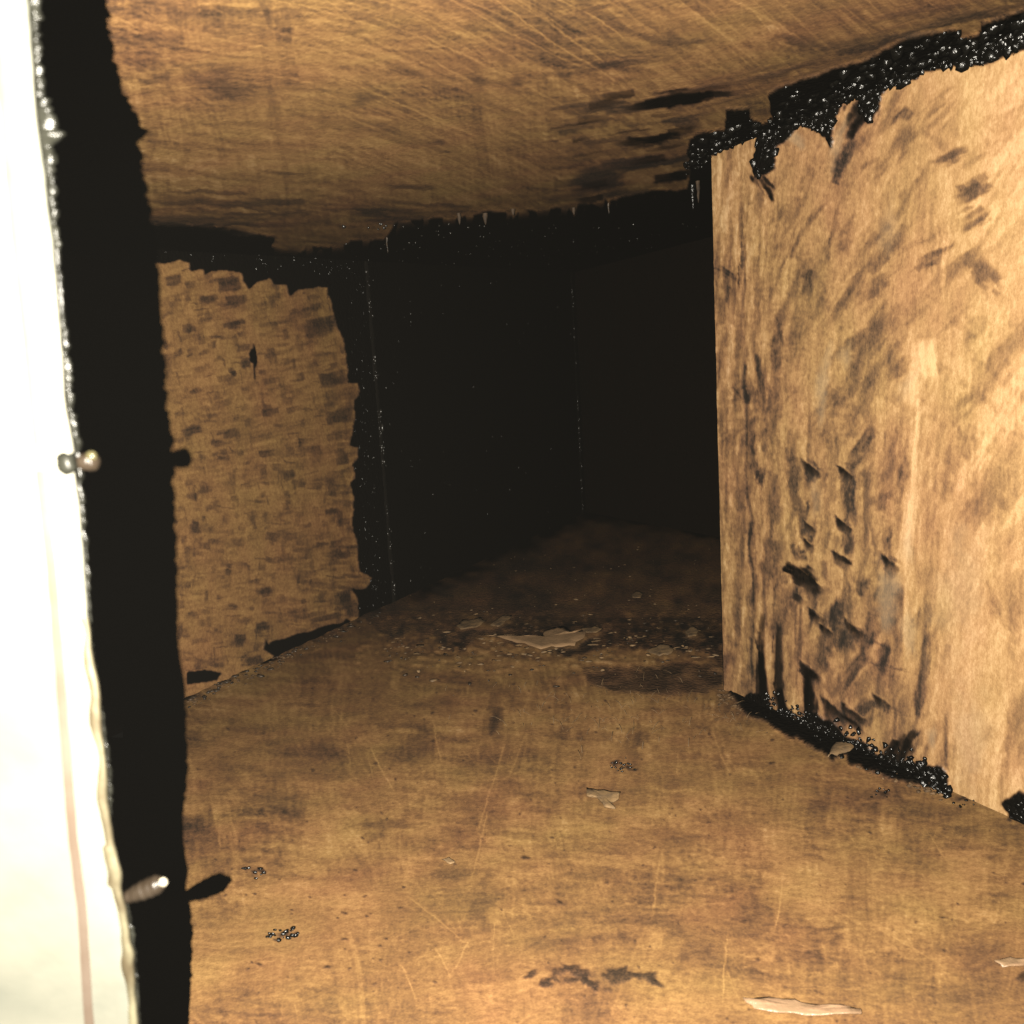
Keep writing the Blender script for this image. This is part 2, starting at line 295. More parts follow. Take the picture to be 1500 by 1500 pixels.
for (x, y, L_, W_, a_, t, al) in [(1235, 235, 60, 20, 110, .06, .9), (1255, 165, 60, 28, 115, .03, .95), (1318, 170, 40, 14, -50, .1, .7), (1395, 225, 60, 16, -25, .14, .6), (1420, 285, 70, 22, -28, .1, .7), (1430, 320, 60, 16, -40, .14, .6), (1370, 375, 60, 14, -28, .14, .75), (1440, 400, 40, 36, -45, .16, .6), (1470, 520, 150, 30, -50, .38, .35), (1450, 720, 120, 40, -55, .36, .35),
        (1120, 270, 50, 12, 60, .03, .95), (1087, 335, 120, 7, 91, .05, .95), (1082, 400, 50, 6, 88, .04, .9), (1065, 400, 40, 7, 35, .12, .8), (1118, 560, 90, 14, 85, .10, .8), (1095, 580, 40, 18, 60, .2, .6), (1105, 660, 60, 8, 88, .12, .7), (1115, 700, 30, 14, 90, .1, .8), (1166, 355, 60, 7, 108, .1, .8), (1150, 380, 60, 4, 110, .08, .8),
        (1245, 730, 90, 18, 92, .07, .9), (1190, 690, 30, 16, 45, .06, .95), (1262, 650, 90, 18, -60, .14, .7), (1160, 700, 60, 10, 85, .12, .75), (1175, 775, 44, 16, 85, .08, .9), (1172, 815, 30, 14, 60, .05, .9), (1240, 790, 52, 16, 88, .06, .95), (1180, 850, 52, 26, 40, .02, 1.0), (1240, 822, 30, 10, 20, .03, .9), (1258, 850, 36, 18, 70, .1, .8), (1300, 833, 90, 14, 90, .16, .6),
        (1222, 905, 60, 14, 100, .12, .8), (1190, 895, 60, 10, 100, .12, .7), (1235, 940, 44, 30, 70, .12, .75), (1310, 865, 40, 20, 30, .12, .7), (1255, 925, 70, 8, 28, .08, .9), (1290, 905, 50, 4, 20, .1, .8), (1310, 820, 40, 8, 20, .1, .8), (1130, 790, 80, 8, 90, .08, .9), (1100, 780, 60, 14, 88, .2, .5), (1117, 1000, 150, 14, 88, .01, 1), (1140, 960, 150, 11, 90, .04, .95), (1144, 1040, 70, 12, 80, .02, .95),
        (1183, 1010, 90, 16, 88, .04, .95), (1190, 990, 40, 12, 40, .03, .95), (1250, 980, 70, 18, -50, .1, .85), (1300, 975, 80, 6, 12, .14, .8), (1262, 1040, 50, 24, -45, .1, .8), (1250, 1062, 60, 10, 38, .02, .95), (1300, 1035, 60, 8, 20, .12, .8), (1322, 1090, 60, 26, -60, .03, .95), (1350, 990, 130, 12, 96, .06, .85), (1353, 930, 120, 12, 94, .2, .6), (1385, 1090, 90, 8, 90, .1, .8), (1495, 1080, 130, 30, 100, .30, .5), (1210, 975, 40, 14, 60, .15, .7),
        (1200, 940, 120, 6, 92, .12, .7), (1165, 900, 160, 5, 90, .10, .7), (1270, 560, 60, 16, -70, .2, .6), (1300, 520, 40, 14, -70, .18, .6), (1180, 420, 50, 14, 92, .14, .6), (1220, 330, 60, 8, 100, .18, .6), (1140, 480, 60, 10, 88, .14, .6)]:
    rw.smear(x, y, L_, W_ * 1.15, a_, t, al, .07, G=.95 if t < .05 else None); rw.stroke(x, y, L_, W_, a_ + (180 if U(0, 1) < .4 else 0), t + .04, al * .75, .08, .15, .55, 4, dh=.2, G=.8 if t < .05 else None)
for (x, y, L_, W_, a_, t, al) in [(1340, 560, 130, 26, 96, .95, .7), (1360, 530, 70, 26, 80, .92, .8), (1335, 700, 200, 18, 94, .85, .6), (1333, 790, 130, 16, 94, .9, .75), (1330, 900, 220, 20, 92, .8, .5), (1370, 640, 80, 6, 96, .9, .6), (1385, 380, 110, 8, 96, .85, .5), (1440, 660, 70, 10, -65, .9, .5), (1215, 200, 90, 26, 108, .70, .8), (1280, 190, 130, 20, 112, .78, .6), (1262, 300, 200, 16, 104, .74, .5), (1395, 1080, 70, 5, 94, .85, .6), (1410, 990, 60, 5, 92, .9, .6)]:
    rw.stroke(x, y, L_, W_, a_, t, al, .08, .12, .7, 4, dh=-.2)
for (x, y, rx, ry, a_, W_) in [(1205, 560, 14, 50, 10, .7), (1240, 520, 12, 26, 0, .5), (1330, 790, 10, 55, 4, .6), (1300, 870, 26, 60, 10, .7), (1330, 930, 14, 60, 0, .6), (1195, 730, 10, 40, 0, .4), (1330, 560, 18, 30, 30, .5), (1420, 1080, 40, 110, 0, .45), (1405, 860, 60, 120, 0, .35), (1365, 1080, 9, 26, 0, .7), (1225, 210, 12, 40, 20, .6), (1165, 205, 13, 13, 0, .8), (1300, 330, 20, 60, 12, .35)]:
    rw.spot(x, y, rx, ry, a_, .68, .35, .9, 0, None, W_)
# saw-toothed stops: dark wedge under each pull
for (x, y, s_) in [(1195, 690, 26), (1192, 775, 20), (1190, 800, 18), (1200, 860, 38), (1205, 905, 26), (1245, 695, 24), (1243, 772, 24), (1240, 820, 24), (1195, 985, 30), (1215, 925, 20), (1262, 925, 30), (1312, 828, 26), (1235, 1045, 40), (1262, 1050, 34), (1185, 1060, 44), (1300, 1030, 24)]:
    mm = rw.poly([(x - s_ * .9, y - s_ * .7), (x + s_ * .2, y + s_ * .12), (x - s_ * .1, y + s_ * .75), (x - s_ * .7, y + s_ * .2)], 1.0, 1.2)
    mm = mm * np.clip(1.15 - (GY - (y - s_ * .35)) / (s_ * 1.1) - .2 * (x - GX) / s_, .15, 1) * (.75 + .5 * vnoise(5, 12))
    rw.T = rw.T * (1 - np.clip(mm, 0, 1)) + .06 * np.clip(mm, 0, 1); rw.G = np.maximum(rw.G, mm * .8 - .15); rw.H -= mm * .5
    rw.stroke(x - s_ * .3, y - s_ * .35, s_ * 1.5, 3, 38, .72, .7, .04, .1, .8, 1.5, dh=.7)
rw.lines(60, 3, -86, .42, 90, .45); rw.lines(90, 3.4, -58, .30, 110, .48); rw.lines(60, 2.8, -72, .28, 80, .5); rw.lines(120, 5, -90, .26, 120, .48)
for _ in range(150):      # columns of residue running down to the foot
    x = U(1110, 1400) ; y = U(640, 1110)
    rw.stroke(x, y, U(24, 90), U(5, 14), 90 + rng.normal(2, 7) + (180 if U(0, 1) < .5 else 0), U(.12, .34), U(.25, .75) * (1 if x < 1330 else .5), .12, .12, U(.1, .6), 3, dh=.25)
rw.T += .10 * sstep(1300, 1500, GX)  # glare on the right put into the colour as a paler tone
lm = sstep(1200, 1070, GX)
rw.T += (vnoise(5, 4) - .5) * .16 * sstep(1420, 1200, GX)
rw.H += (vnoise(6, 9) - .5) * .25 * sstep(1400, 1150, GX)
rw.T += lm * ((vnoise(3.2, 40, ang=2) - .5) * .34 + (vnoise(11, 120, ang=2) - .5) * .34)
rw.H += lm * (vnoise(5, 70) + vnoise(12, 120)) * .3
bl = sstep(.62, .78, fbm(44, 3, .45, -3)) * sstep(600, 700, GY) * sstep(1420, 1330, GX); rw.T -= bl * .22
bl = sstep(.60, .80, fbm(60, 3, .4, -52)) * sstep(1120, 1200, GX); rw.T -= bl * .12 * (1 - sstep(700, 850, GY))
rw.warp(2.0)
strip_ = sstep(1098 + 8 * 0, 1090, GX - (GY - 600) * .02 + 6 * (vnoise(8, 30) - .5)); rw.T -= strip_ * .07
edge_l = np.exp(-((GX - (1094 + (GY - 600) * .02) + 10 * (vnoise(20, 40) - .5)) / 2.6) ** 2) * sstep(.35, .65, vnoise(30, 70)); rw.T -= edge_l * .34; rw.H -= edge_l * .5
for (x, y, L_, W_, a_, t, al, g_) in [(1117, 1000, 110, 15, 88, .02, 1, .95), (1142, 965, 150, 12, 91, .06, .9, .6), (1146, 1035, 60, 13, 80, .02, 1, .95), (1184, 1015, 80, 15, 88, .03, .95, .9), (1172, 940, 190, 6, 91, .12, .8, None), (1206, 950, 150, 8, 93, .14, .8, None), (1120, 850, 150, 7, 88, .14, .8, None), (1240, 900, 200, 12, 92, .18, .6, None), (1352, 1000, 170, 13, 95, .10, .8, None), (1245, 1000, 90, 14, -52, .14, .8, None), (1118, 565, 100, 12, 84, .14, .8, None), (1160, 700, 120, 9, 88, .16, .7, None), (1100, 650, 90, 8, 88, .16, .7, None), (1270, 760, 170, 12, 92, .2, .55, None), (1186, 640, 120, 8, 90, .2, .5, None)]:
    for k in range(3): rw.stroke(x + rng.normal(0, W_ * .2), y + rng.normal(0, L_ * .08), L_ * U(.6, 1), W_ * U(.5, 1), a_ + rng.normal(0, 3) + 180 * (U(0, 1) < .5), t, al * U(.6, 1), .08, .12, .5, 2.4, dh=.15, G=g_)
for (x, y, L_, W_, a_, t, al) in [(1343, 560, 130, 30, 97, .98, .75), (1362, 530, 70, 34, 78, 1.0, .8), (1338, 690, 170, 16, 94, .95, .7), (1332, 800, 150, 20, 94, .98, .8), (1328, 930, 190, 20, 92, .88, .6), (1376, 380, 120, 8, 96, .95, .6), (1445, 660, 80, 12, -65, 1.0, .6), (1300, 240, 130, 14, 112, .85, .5), (1400, 1000, 160, 60, 92, .78, .4)]:
    for k in range(3): rw.stroke(x + rng.normal(0, W_ * .3), y + rng.normal(0, L_ * .12), L_ * U(.5, 1), W_ * U(.3, .9), a_ + rng.normal(0, 3), t, al * U(.5, 1), .08, .12, .6, 3, dh=-.1)
crust = [(1000, 100), (1000, 262), (1030, 245), (1040, 232), (1063, 218), (1072, 204), (1090, 196), (1108, 202), (1107, 245), (1106, 262), (1122, 254), (1137, 248), (1138, 214), (1160, 200), (1172, 184), (1190, 190), (1210, 200), (1219, 218), (1222, 180), (1240, 145), (1262, 137), (1262, 160), (1275, 182), (1288, 160), (1300, 128), (1320, 122), (1345, 117), (1352, 106), (1395, 99), (1440, 97), (1500, 75), (1700, 10), (1700, -200), (1000, -200)]
m = rw.poly(crust, 2.5, 1.2)
foot = [(1085, 1030), (1100, 1012), (1128, 1020), (1134, 1052), (1150, 1050), (1160, 1064), (1190, 1042), (1222, 1060), (1240, 1080), (1262, 1085), (1290, 1108), (1330, 1115), (1383, 1122), (1392, 1150), (1392, 1230), (1085, 1120)]
m = np.maximum(m, rw.poly(foot, 2.5, 1.2)); m = np.maximum(m, rw.poly([(1468, 1176), (1500, 1158), (1600, 1140), (1600, 1260), (1480, 1200)], 4, 2) * .9)
rw.grease(m, 0, .03)
lump = fbm(13, 3)
rw.H = rw.H * (1 - m) + m * (1.5 + 3.0 * lump)
rw.C = m * 1.0
flakes_ = np.clip(sstep(.62, .8, vnoise(4, 16)) * sstep(1180, 1080, GX), 0, 1); rw.H += flakes_ * .35 * (1 - m); rw.T += flakes_ * .14 * (1 - m)

# ---- floor
fo = Canvas(.54); fo.fine = .36
fo.T += (fbm(220, 4) - .5) * .36 + (fbm(60, 4, 1.7, 3) - .5) * .40 - .12 * sstep(1150, 1500, GY) - .05 * sstep(1180, 960, GY)  # near floor toned down to offset the flash falloff, plus random mottling
for _ in range(3400):
    x, y = U(-160, 1660), U(930, 1660)
    s_ = .45 + (y - 930) / 450
    k = U(0, 1)
    if k < .48: a_ = rng.normal(-3 + 12 * sstep(700, 1400, x), 6); L_, W_ = U(30, 120) * s_, U(3, 22) * s_
    else: a_ = rng.normal(82 + 18 * (1 - x / 750) * -1, 12); L_, W_ = U(18, 80) * s_, U(4, 28) * s_
    fo.stroke(x, y, L_, W_, a_ + (180 if U(0, 1) < .5 else 0), np.clip(rng.normal(.62 - .16 * sstep(1100, 1480, y), .17), .2, .95), U(.1, .5), .11, .04, U(.3, .9), 1.8, dh=rng.normal(0, .10))  # pulls close to the lamp painted darker, evening out its falloff
for ang, am, th in ((2, .40, .42), (-3, .36, .5), (6, .36, .5), (10, .3, .52), (80, .30, .48), (96, .28, .5), (70, .24, .54), (40, .2, .58), (-30, .18, .58)):
    fo.lines(U(22, 70), U(2.4, 4.5), ang + U(-4, 4), am, U(50, 120), th)
fo.T += (vnoise(8, 4) - .5) * .16 * sstep(.35, .6, fbm(110, 2)) + (vnoise(4, 2.8) - .5) * .14 - .18 * sstep(.55, .75, fbm(70, 4, 2)) * (.4 + .6 * sstep(1400, 1150, GY)) + .10 * sstep(.58, .75, fbm(90, 3, 1.6)) * sstep(1150, 1350, GY)
for _ in range(170):       # fine pale scratches
    x, y = U(300, 1500), U(985, 1500); s_ = .4 + (y - 930) / 420
    a_ = rng.choice([rng.normal(105, 9), rng.normal(70, 14), rng.normal(5, 6), rng.normal(40, 10)])
    fo.stroke(x, y, U(40, 120) * s_, U(1.5, 2.6), a_, U(.72, .9), U(.3, .7), .03, .2, .7, 1.0, dh=-.1)
for (x, y, rx, ry, a_, t, al) in [(1210, 1365, 26, 16, -20, .2, .7), (1195, 1340, 16, 8, 0, .2, .7), (1420, 1207, 36, 11, -4, .18, .7), (705, 1325, 20, 28, 20, .25, .7), (570, 1207, 55, 9, 0, .18, .7), (950, 1230, 60, 14, 4, .25, .6), (720, 1060, 11, 22, 8, .15, .8), (935, 1080, 14, 22, 5, .16, .75), (1460, 1460, 90, 40, 10, .22, .6), (1010, 1380, 70, 26, 10, .3, .4), (660, 1280, 60, 16, -6, .25, .5), (820, 1080, 16, 10, 0, .2, .6), (1360, 1180, 50, 8, 6, .3, .5), (480, 1130, 60, 9, 0, .3, .5), (1480, 1400, 40, 18, 0, .25, .5), (640, 1030, 50, 10, 0, .25, .5), (580, 1060, 30, 8, 0, .24, .5), (760, 1315, 60, 10, 6, .3, .4)]:
    fo.smear(x, y, rx * 2.1, ry * 2.1, a_, t, al * .55, .08)
for (x, y, L_, W_, a_, t, al) in [(480, 1330, 260, 75, 4, .74, .45), (380, 1400, 260, 90, 0, .72, .4), (1180, 1300, 130, 90, 20, .72, .4), (900, 1262, 150, 18, 8, .72, .5), (980, 1120, 120, 5, 8, .66, .4), (1290, 1290, 120, 60, 10, .66, .3), (650, 1435, 90, 26, 80, .75, .4)]:
    fo.stroke(x, y, L_, W_, a_, t, al, .06, .05, .7, 3)
for _ in range(110):
    x, y = U(240, 1560), U(1090, 1540); s_ = .4 + (y - 930) / 420
    a_ = rng.choice([rng.normal(8, 7), rng.normal(97, 10), rng.normal(-14, 7)])
    fo.stroke(x, y, U(70, 190) * s_, U(18, 60) * s_, a_ + (180 if U(0, 1) < .5 else 0), U(.38, .74), U(.15, .45), .14, .03, U(.3, .8), 1.6, dh=rng.normal(0, .08), bow=U(-22, 22))
for (x, y, L_, a_) in [(715, 1165, 170, 108), (700, 1240, 120, 104), (755, 1110, 90, 112), (645, 1350, 130, 40), (960, 1300, 90, 96), (1060, 1420, 120, 94), (560, 1130, 80, 60), (905, 1060, 60, 100), (640, 1090, 70, 75), (1140, 1330, 90, 100), (650, 1410, 60, 62), (672, 1405, 70, 118), (600, 1440, 70, 66), (770, 1030, 80, 110)]:
    fo.stroke(x, y, L_, 3.2, a_, .86, .7, .05, .1, .7, 1.2, dh=-.1, bow=U(-4, 4))
for k in range(26):       # rusty brown drag mark near the bottom edge
    fo.spot(780 + k * 7.2 + U(-4, 4), 1432 + 10 * math.sin(k * .55) + U(-12, 12), U(4, 17), U(4, 11), U(-40, 40), U(.10, .24), .95, .6, .3)
den = lambda x, y: .5 + .5 * (x > 1100)
fo.warp(1.6)
fo.crumbs(260, 270, 1500, 1000, 1500, .8, 2.2, None, .2, .4, .2)
for (x, y, r) in [(415, 1370, 9), (406, 1378, 5), (432, 1368, 5), (382, 1275, 8), (372, 1278, 6), (480, 1417, 7), (505, 1376, 5), (900, 1118, 8), (920, 1125, 6), (930, 1128, 6), (1295, 1163, 12), (1285, 1160, 7), (1130, 1118, 6), (1110, 1406, 7), (380, 1413, 6), (1500, 1430, 14), (820, 1322, 8), (770, 1257, 7), (520, 1275, 5), (505, 1338, 5), (1380, 1345, 6), (1150, 1355, 6), (1410, 1170, 9), (1495, 1165, 16), (1480, 1200, 6)]:
    fo.spot(x, y, r * 1.1, r * .5, U(-25, 25), .12, .8, .7, .5, .5)
# uncleaned stretch beyond the joint
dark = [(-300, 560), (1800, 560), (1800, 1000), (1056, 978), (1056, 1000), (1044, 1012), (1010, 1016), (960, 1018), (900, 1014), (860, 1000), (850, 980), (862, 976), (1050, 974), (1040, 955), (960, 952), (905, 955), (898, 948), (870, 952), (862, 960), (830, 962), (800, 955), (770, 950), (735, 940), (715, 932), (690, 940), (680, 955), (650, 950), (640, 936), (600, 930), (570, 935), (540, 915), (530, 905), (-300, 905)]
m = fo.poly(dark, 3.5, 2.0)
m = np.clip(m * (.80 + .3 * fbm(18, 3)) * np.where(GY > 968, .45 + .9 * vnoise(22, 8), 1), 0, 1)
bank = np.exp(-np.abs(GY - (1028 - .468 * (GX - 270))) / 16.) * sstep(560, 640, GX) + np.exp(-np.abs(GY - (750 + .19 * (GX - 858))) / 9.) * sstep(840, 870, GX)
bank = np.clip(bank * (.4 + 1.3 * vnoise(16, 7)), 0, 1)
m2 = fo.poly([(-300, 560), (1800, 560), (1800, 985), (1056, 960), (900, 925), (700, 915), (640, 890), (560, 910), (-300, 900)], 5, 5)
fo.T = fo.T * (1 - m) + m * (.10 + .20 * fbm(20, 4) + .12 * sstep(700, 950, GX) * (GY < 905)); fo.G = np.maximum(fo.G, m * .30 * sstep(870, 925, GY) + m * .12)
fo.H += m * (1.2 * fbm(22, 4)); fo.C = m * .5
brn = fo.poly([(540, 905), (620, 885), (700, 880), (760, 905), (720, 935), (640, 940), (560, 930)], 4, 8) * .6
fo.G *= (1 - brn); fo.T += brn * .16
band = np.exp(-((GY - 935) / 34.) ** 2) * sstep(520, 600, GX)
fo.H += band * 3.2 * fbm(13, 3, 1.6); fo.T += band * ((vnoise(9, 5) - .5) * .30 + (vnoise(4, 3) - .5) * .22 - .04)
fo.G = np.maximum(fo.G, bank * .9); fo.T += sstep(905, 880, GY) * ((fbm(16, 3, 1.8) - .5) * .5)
# pale scum left on the joint
for pts in [[(668, 920), (676, 912), (712, 912), (730, 914), (742, 906), (752, 912), (728, 922), (700, 925), (672, 926)], [(706, 934), (745, 935), (790, 938), (806, 925), (825, 922), (842, 930), (862, 926), (884, 926), (874, 934), (858, 940), (845, 952), (820, 950), (790, 957), (770, 948), (745, 940)], [(600, 962), (640, 960), (668, 961), (664, 968), (600, 968)], [(1000, 926), (1020, 922), (1022, 934), (1010, 938)], [(955, 955), (985, 950), (990, 962), (968, 966)]]:
    q = fo.poly(pts, 1.5, 1.0); fo.G *= 1 - q; fo.T = fo.T * (1 - q) + .46 * q; fo.H += q * 1.6; fo.C *= 1 - q
ridge = np.exp(-((GY - (972 + .012 * (GX - 800))) / 7.0) ** 2) * sstep(560, 620, GX)
fo.H += ridge * 1.4 * (.4 + vnoise(24, 9)); fo.T += ridge * .08
scum = sstep(.62, .85, vnoise(9, 5)) * ((GY > 895) & (GY < 985) & (GX > 520)) + sstep(.72, .9, vnoise(9, 5)) * (np.abs(GY - (1028 - .46 * (GX - 270))) < 14) * (GX < 560)
fo.T += scum * .14; fo.H += scum * 1.0; fo.G *= 1 - .5 * scum
lseam = np.exp(-((GY - (1024 - .466 * (GX - 270)) + 6 * (fbm(20, 2) - .5)) / 8.0) ** 2) * (GX < 570)
fo.H += lseam * 3.0 * vnoise(12, 6); fo.T -= lseam * .22 * vnoise(9, 5); fo.G = np.maximum(fo.G, lseam * sstep(.62, .75, vnoise(16, 5)) * .9); fo.T += lseam * .16 * sstep(.5, .8, vnoise(8, 4))
rfoot = fo.poly([(1060, 1000), (1100, 1018), (1150, 1046), (1230, 1075), (1390, 1130), (1392, 1160), (1360, 1156), (1300, 1140), (1245, 1122), (1238, 1105), (1215, 1112), (1150, 1075), (1090, 1045)], 4, 2)
rfoot = np.maximum(rfoot, fo.poly([(1480, 1175), (1500, 1150), (1600, 1150), (1600, 1200), (1500, 1195)], 4, 2))
fo.G = np.maximum(fo.G, rfoot * .9); fo.T *= 1 - .8 * rfoot; fo.H += rfoot * (1.5 + 3 * fbm(12, 3)); fo.C = np.maximum(fo.C, rfoot)
tuft = sstep(.5, .9, vnoise(3, 24, ang=-14)) * sstep(.4, .8, vnoise(50, 30)) * np.exp(-(((GX - 880) / 130) ** 2 + ((GY - 1030) / 42) ** 2)) + sstep(.5, .9, vnoise(2.6, 18, ang=35)) * np.exp(-(((GX - 1075) / 40) ** 2 + ((GY - 1045) / 36) ** 2))
fo.H += tuft * .8; fo.T += tuft * .14

def sample(A, px, py):
    u = np.clip((px - C0) / PITCH - .5, 0, NC - 1.001); v = np.clip((py - C0) / PITCH - .5, 0, NC - 1.001)
    i = u.astype(int); j = v.astype(int); fu = u - i; fv = v - j
    return (A[j, i] * (1 - fu) + A[j, i + 1] * fu) * (1 - fv) + (A[j + 1, i] * (1 - fu) + A[j + 1, i + 1] * fu) * fv

# ------------------------------------------------------------------ materials
def residue_material(name, grain_scale=(1, 1, 1), sat=1.03):
    m = bpy.data.materials.new(name); m.use_nodes = True; nt = m.node_tree; N = nt.nodes; K = nt.links
    b = N['Principled BSDF']
    def at_(n):
        a = N.new('ShaderNodeAttribute'); a.attribute_name = n; return a.outputs['Fac']
    def mt(op, a, b_=None, c=None):
        x = N.new('ShaderNodeMath'); x.operation = op
        for i, v in enumerate((a, b_, c)):
            if v is None: continue
            if isinstance(v, (int, float)): x.inputs[i].default_value = v
            else: K.new(v, x.inputs[i])
        return x.outputs[0]
    tc = N.new('ShaderNodeTexCoord'); mp = N.new('ShaderNodeMapping'); K.new(tc.outputs['Object'], mp.inputs[0]); mp.inputs['Scale'].default_value = grain_scale
    def noise(sc_, det, rough=.6, vec=None):
        n = N.new('ShaderNodeTexNoise'); n.inputs['Scale'].default_value = sc_; n.inputs['Detail'].default_value = det; n.inputs['Roughness'].default_value = rough
        K.new(vec or mp.outputs[0], n.inputs['Vector']); return n.outputs['Fac']
    n1 = noise(190, 4, .7); n2 = noise(22, 5); n3 = noise(620, 2)
    tone = mt('ADD', at_('tone'), mt('MULTIPLY', mt('SUBTRACT', n1, .5), .50))
    tone = mt('ADD', tone, mt('MULTIPLY', mt('SUBTRACT', n3, .5), .30))
    tone = mt('ADD', tone, mt('MULTIPLY', mt('SUBTRACT', n2, .5), .10))
    rp = N.new('ShaderNodeValToRGB'); K.new(tone, rp.inputs[0])
    e = rp.color_ramp.elements
    e[0].position = .0; e[0].color = (.022, .017, .013, 1)
    e[1].position = 1.0; e[1].color = (.68, .44, .215, 1)
    for p, c in ((.15, (.058, .036, .023, 1)), (.33, (.150, .082, .042, 1)), (.52, (.268, .146, .062, 1)), (.72, (.42, .240, .098, 1))):
        x = e.new(p); x.color = c
    # hue drift between olive and pinkish brown
    hs = N.new('ShaderNodeHueSaturation'); K.new(rp.outputs[0], hs.inputs['Color'])
    hs.inputs['Saturation'].default_value = sat
    n4 = noise(9, 3)
    K.new(mt('ADD', .4985, mt('MULTIPLY', mt('SUBTRACT', n4, .5), .04)), hs.inputs['Hue'])
    mz = N.new('ShaderNodeMix'); mz.data_type = 'RGBA'; K.new(at_('zinc'), mz.inputs[0]); K.new(hs.outputs[0], mz.inputs[6]); mz.inputs[7].default_value = (.37, .32, .22, 1)
    gm = N.new('ShaderNodeMix'); gm.data_type = 'RGBA'; g = at_('grease')
    gsh = N.new('ShaderNodeMapRange'); K.new(mt('ADD', g, mt('MULTIPLY', mt('SUBTRACT', n1, .5), .5)), gsh.inputs[0]); gsh.inputs[1].default_value = .25; gsh.inputs[2].default_value = .85
    K.new(gsh.outputs[0], gm.inputs[0]); K.new(mz.outputs[2], gm.inputs[6]); gm.inputs[7].default_value = (.0040, .0034, .0026, 1)
    K.new(gm.outputs[2], b.inputs['Base Color'])
    rg = N.new('ShaderNodeMapRange'); K.new(gsh.outputs[0], rg.inputs[0]); rg.inputs[3].default_value = .52; rg.inputs[4].default_value = .20
    K.new(mt('ADD', rg.outputs[0], mt('MULTIPLY', mt('SUBTRACT', n1, .5), .25)), b.inputs['Roughness'])
    b.inputs['Specular IOR Level'].default_value = .45
    sg = N.new('ShaderNodeMapRange'); K.new(gsh.outputs[0], sg.inputs[0]); sg.inputs[3].default_value = .45; sg.inputs[4].default_value = .12; K.new(sg.outputs[0], b.inputs['Specular IOR Level'])
    # fine relief: streaky film when scraped, beaded lumps where the grease is thick
    vo = N.new('ShaderNodeTexVoronoi'); vo.inputs['Scale'].default_value = 240; K.new(tc.outputs['Object'], vo.inputs['Vector']); vo.feature = 'SMOOTH_F1'
    c1 = at_('crust')
    nb = noise(95, 4, .65, tc.outputs['Object'])
    hgt = mt('ADD', mt('MULTIPLY', mt('ADD', mt('MULTIPLY', vo.outputs['Distance'], -.9), mt('MULTIPLY', nb, 1.2)), mt('ADD', mt('MULTIPLY', c1, 1.6), .03)), mt('MULTIPLY', n1, .16))
    hgt = mt('ADD', hgt, mt('MULTIPLY', n3, .05))
    bp = N.new('ShaderNodeBump'); bp.inputs['Strength'].default_value = 1.0; bp.inputs['Distance'].default_value = .0022
    K.new(hgt, bp.inputs['Height']); K.new(bp.outputs[0], b.inputs['Normal'])
    return m
MAT_FLOOR = residue_material('scraped_residue_floor', (1, 1.25, 1))
MAT_CEIL = residue_material('scraped_residue_ceiling', (1, 1.4, 1))
MAT_LEFT = residue_material('scraped_residue_left', (1, 1, 1))
MAT_RIGHT = residue_material('scraped_residue_right', (1.5, 1.5, .75), .98)
def plain(name, colr, rough=.5, metal=0.0, spec=.5, bump=None, mottling=None):
    m = bpy.data.materials.new(name); m.use_nodes = True; nt = m.node_tree; b = nt.nodes['Principled BSDF']
    b.inputs['Base Color'].default_value = (*colr, 1); b.inputs['Roughness'].default_value = rough; b.inputs['Metallic'].default_value = metal; b.inputs['Specular IOR Level'].default_value = spec
    tc = nt.nodes.new('ShaderNodeTexCoord')
    if mottling:
        n = nt.nodes.new('ShaderNodeTexNoise'); n.inputs['Scale'].default_value = mottling[0]; n.inputs['Detail'].default_value = 6; nt.links.new(tc.outputs['Object'], n.inputs['Vector'])
        r = nt.nodes.new('ShaderNodeValToRGB'); nt.links.new(n.outputs['Fac'], r.inputs[0]); r.color_ramp.elements[0].position = .38; r.color_ramp.elements[1].position = .66
        r.color_ramp.elements[0].color = (*mottling[1], 1); r.color_ramp.elements[1].color = (*colr, 1); nt.links.new(r.outputs[0], b.inputs['Base Color'])
    if bump:
        n = nt.nodes.new('ShaderNodeTexNoise'); n.inputs['Scale'].default_value = bump[0]; n.inputs['Detail'].default_value = 5; nt.links.new(tc.outputs['Object'], n.inputs['Vector'])
        p = nt.nodes.new('ShaderNodeBump'); p.inputs['Strength'].default_value = 1; p.inputs['Distance'].default_value = bump[1]; nt.links.new(n.outputs['Fac'], p.inputs['Height']); nt.links.new(p.outputs[0], b.inputs['Normal'])
    return m
MAT_GREASE = plain('black_wet_grease', (.0045, .004, .003), .24, 0, .75, (260, .0016))
MAT_DULL = plain('dull_black_grease', (.012, .010, .0075), .45, 0, .4, (200, .002))
MAT_DRIP = plain('brown_grease_drip', (.085, .055, .033), .6, 0, .2, (220, .001), (90, (.035, .024, .016)))
MAT_SCUM = plain('brown_grease_flake', (.33, .205, .095), .6, 0, .5, (220, .001), (90, (.17, .11, .06)))
MAT_HEAP = plain('brown_scrapings', (.20, .12, .06), .7, 0, .2, (300, .0012), (160, (.08, .05, .028)))
MAT_DARKSCUM = plain('dark_grease_crumb', (.10, .066, .040), .4, 0, .5, (300, .001), (160, (.020, .015, .011)))
MAT_ZINC = plain('greasy_galvanised_sheet', (.12, .115, .093), .6, .0, .3, (60, .0003), (14, (.068, .070, .058)))
MAT_GROOVE = plain('dirty_groove', (.062, .047, .036), .6, .0, .3, (90, .0003), (60, (.05, .036, .026)))
MAT_STAIN = plain('stained_sheet_lip', (.09, .082, .052), .5, .0, .4, (120, .0006), (70, (.035, .027, .015)))
MAT_SEAL = plain('greasy_edge_bead', (.011, .011, .0085), .36, 0, .25, (130, .0016), (90, (.003, .003, .0022)))
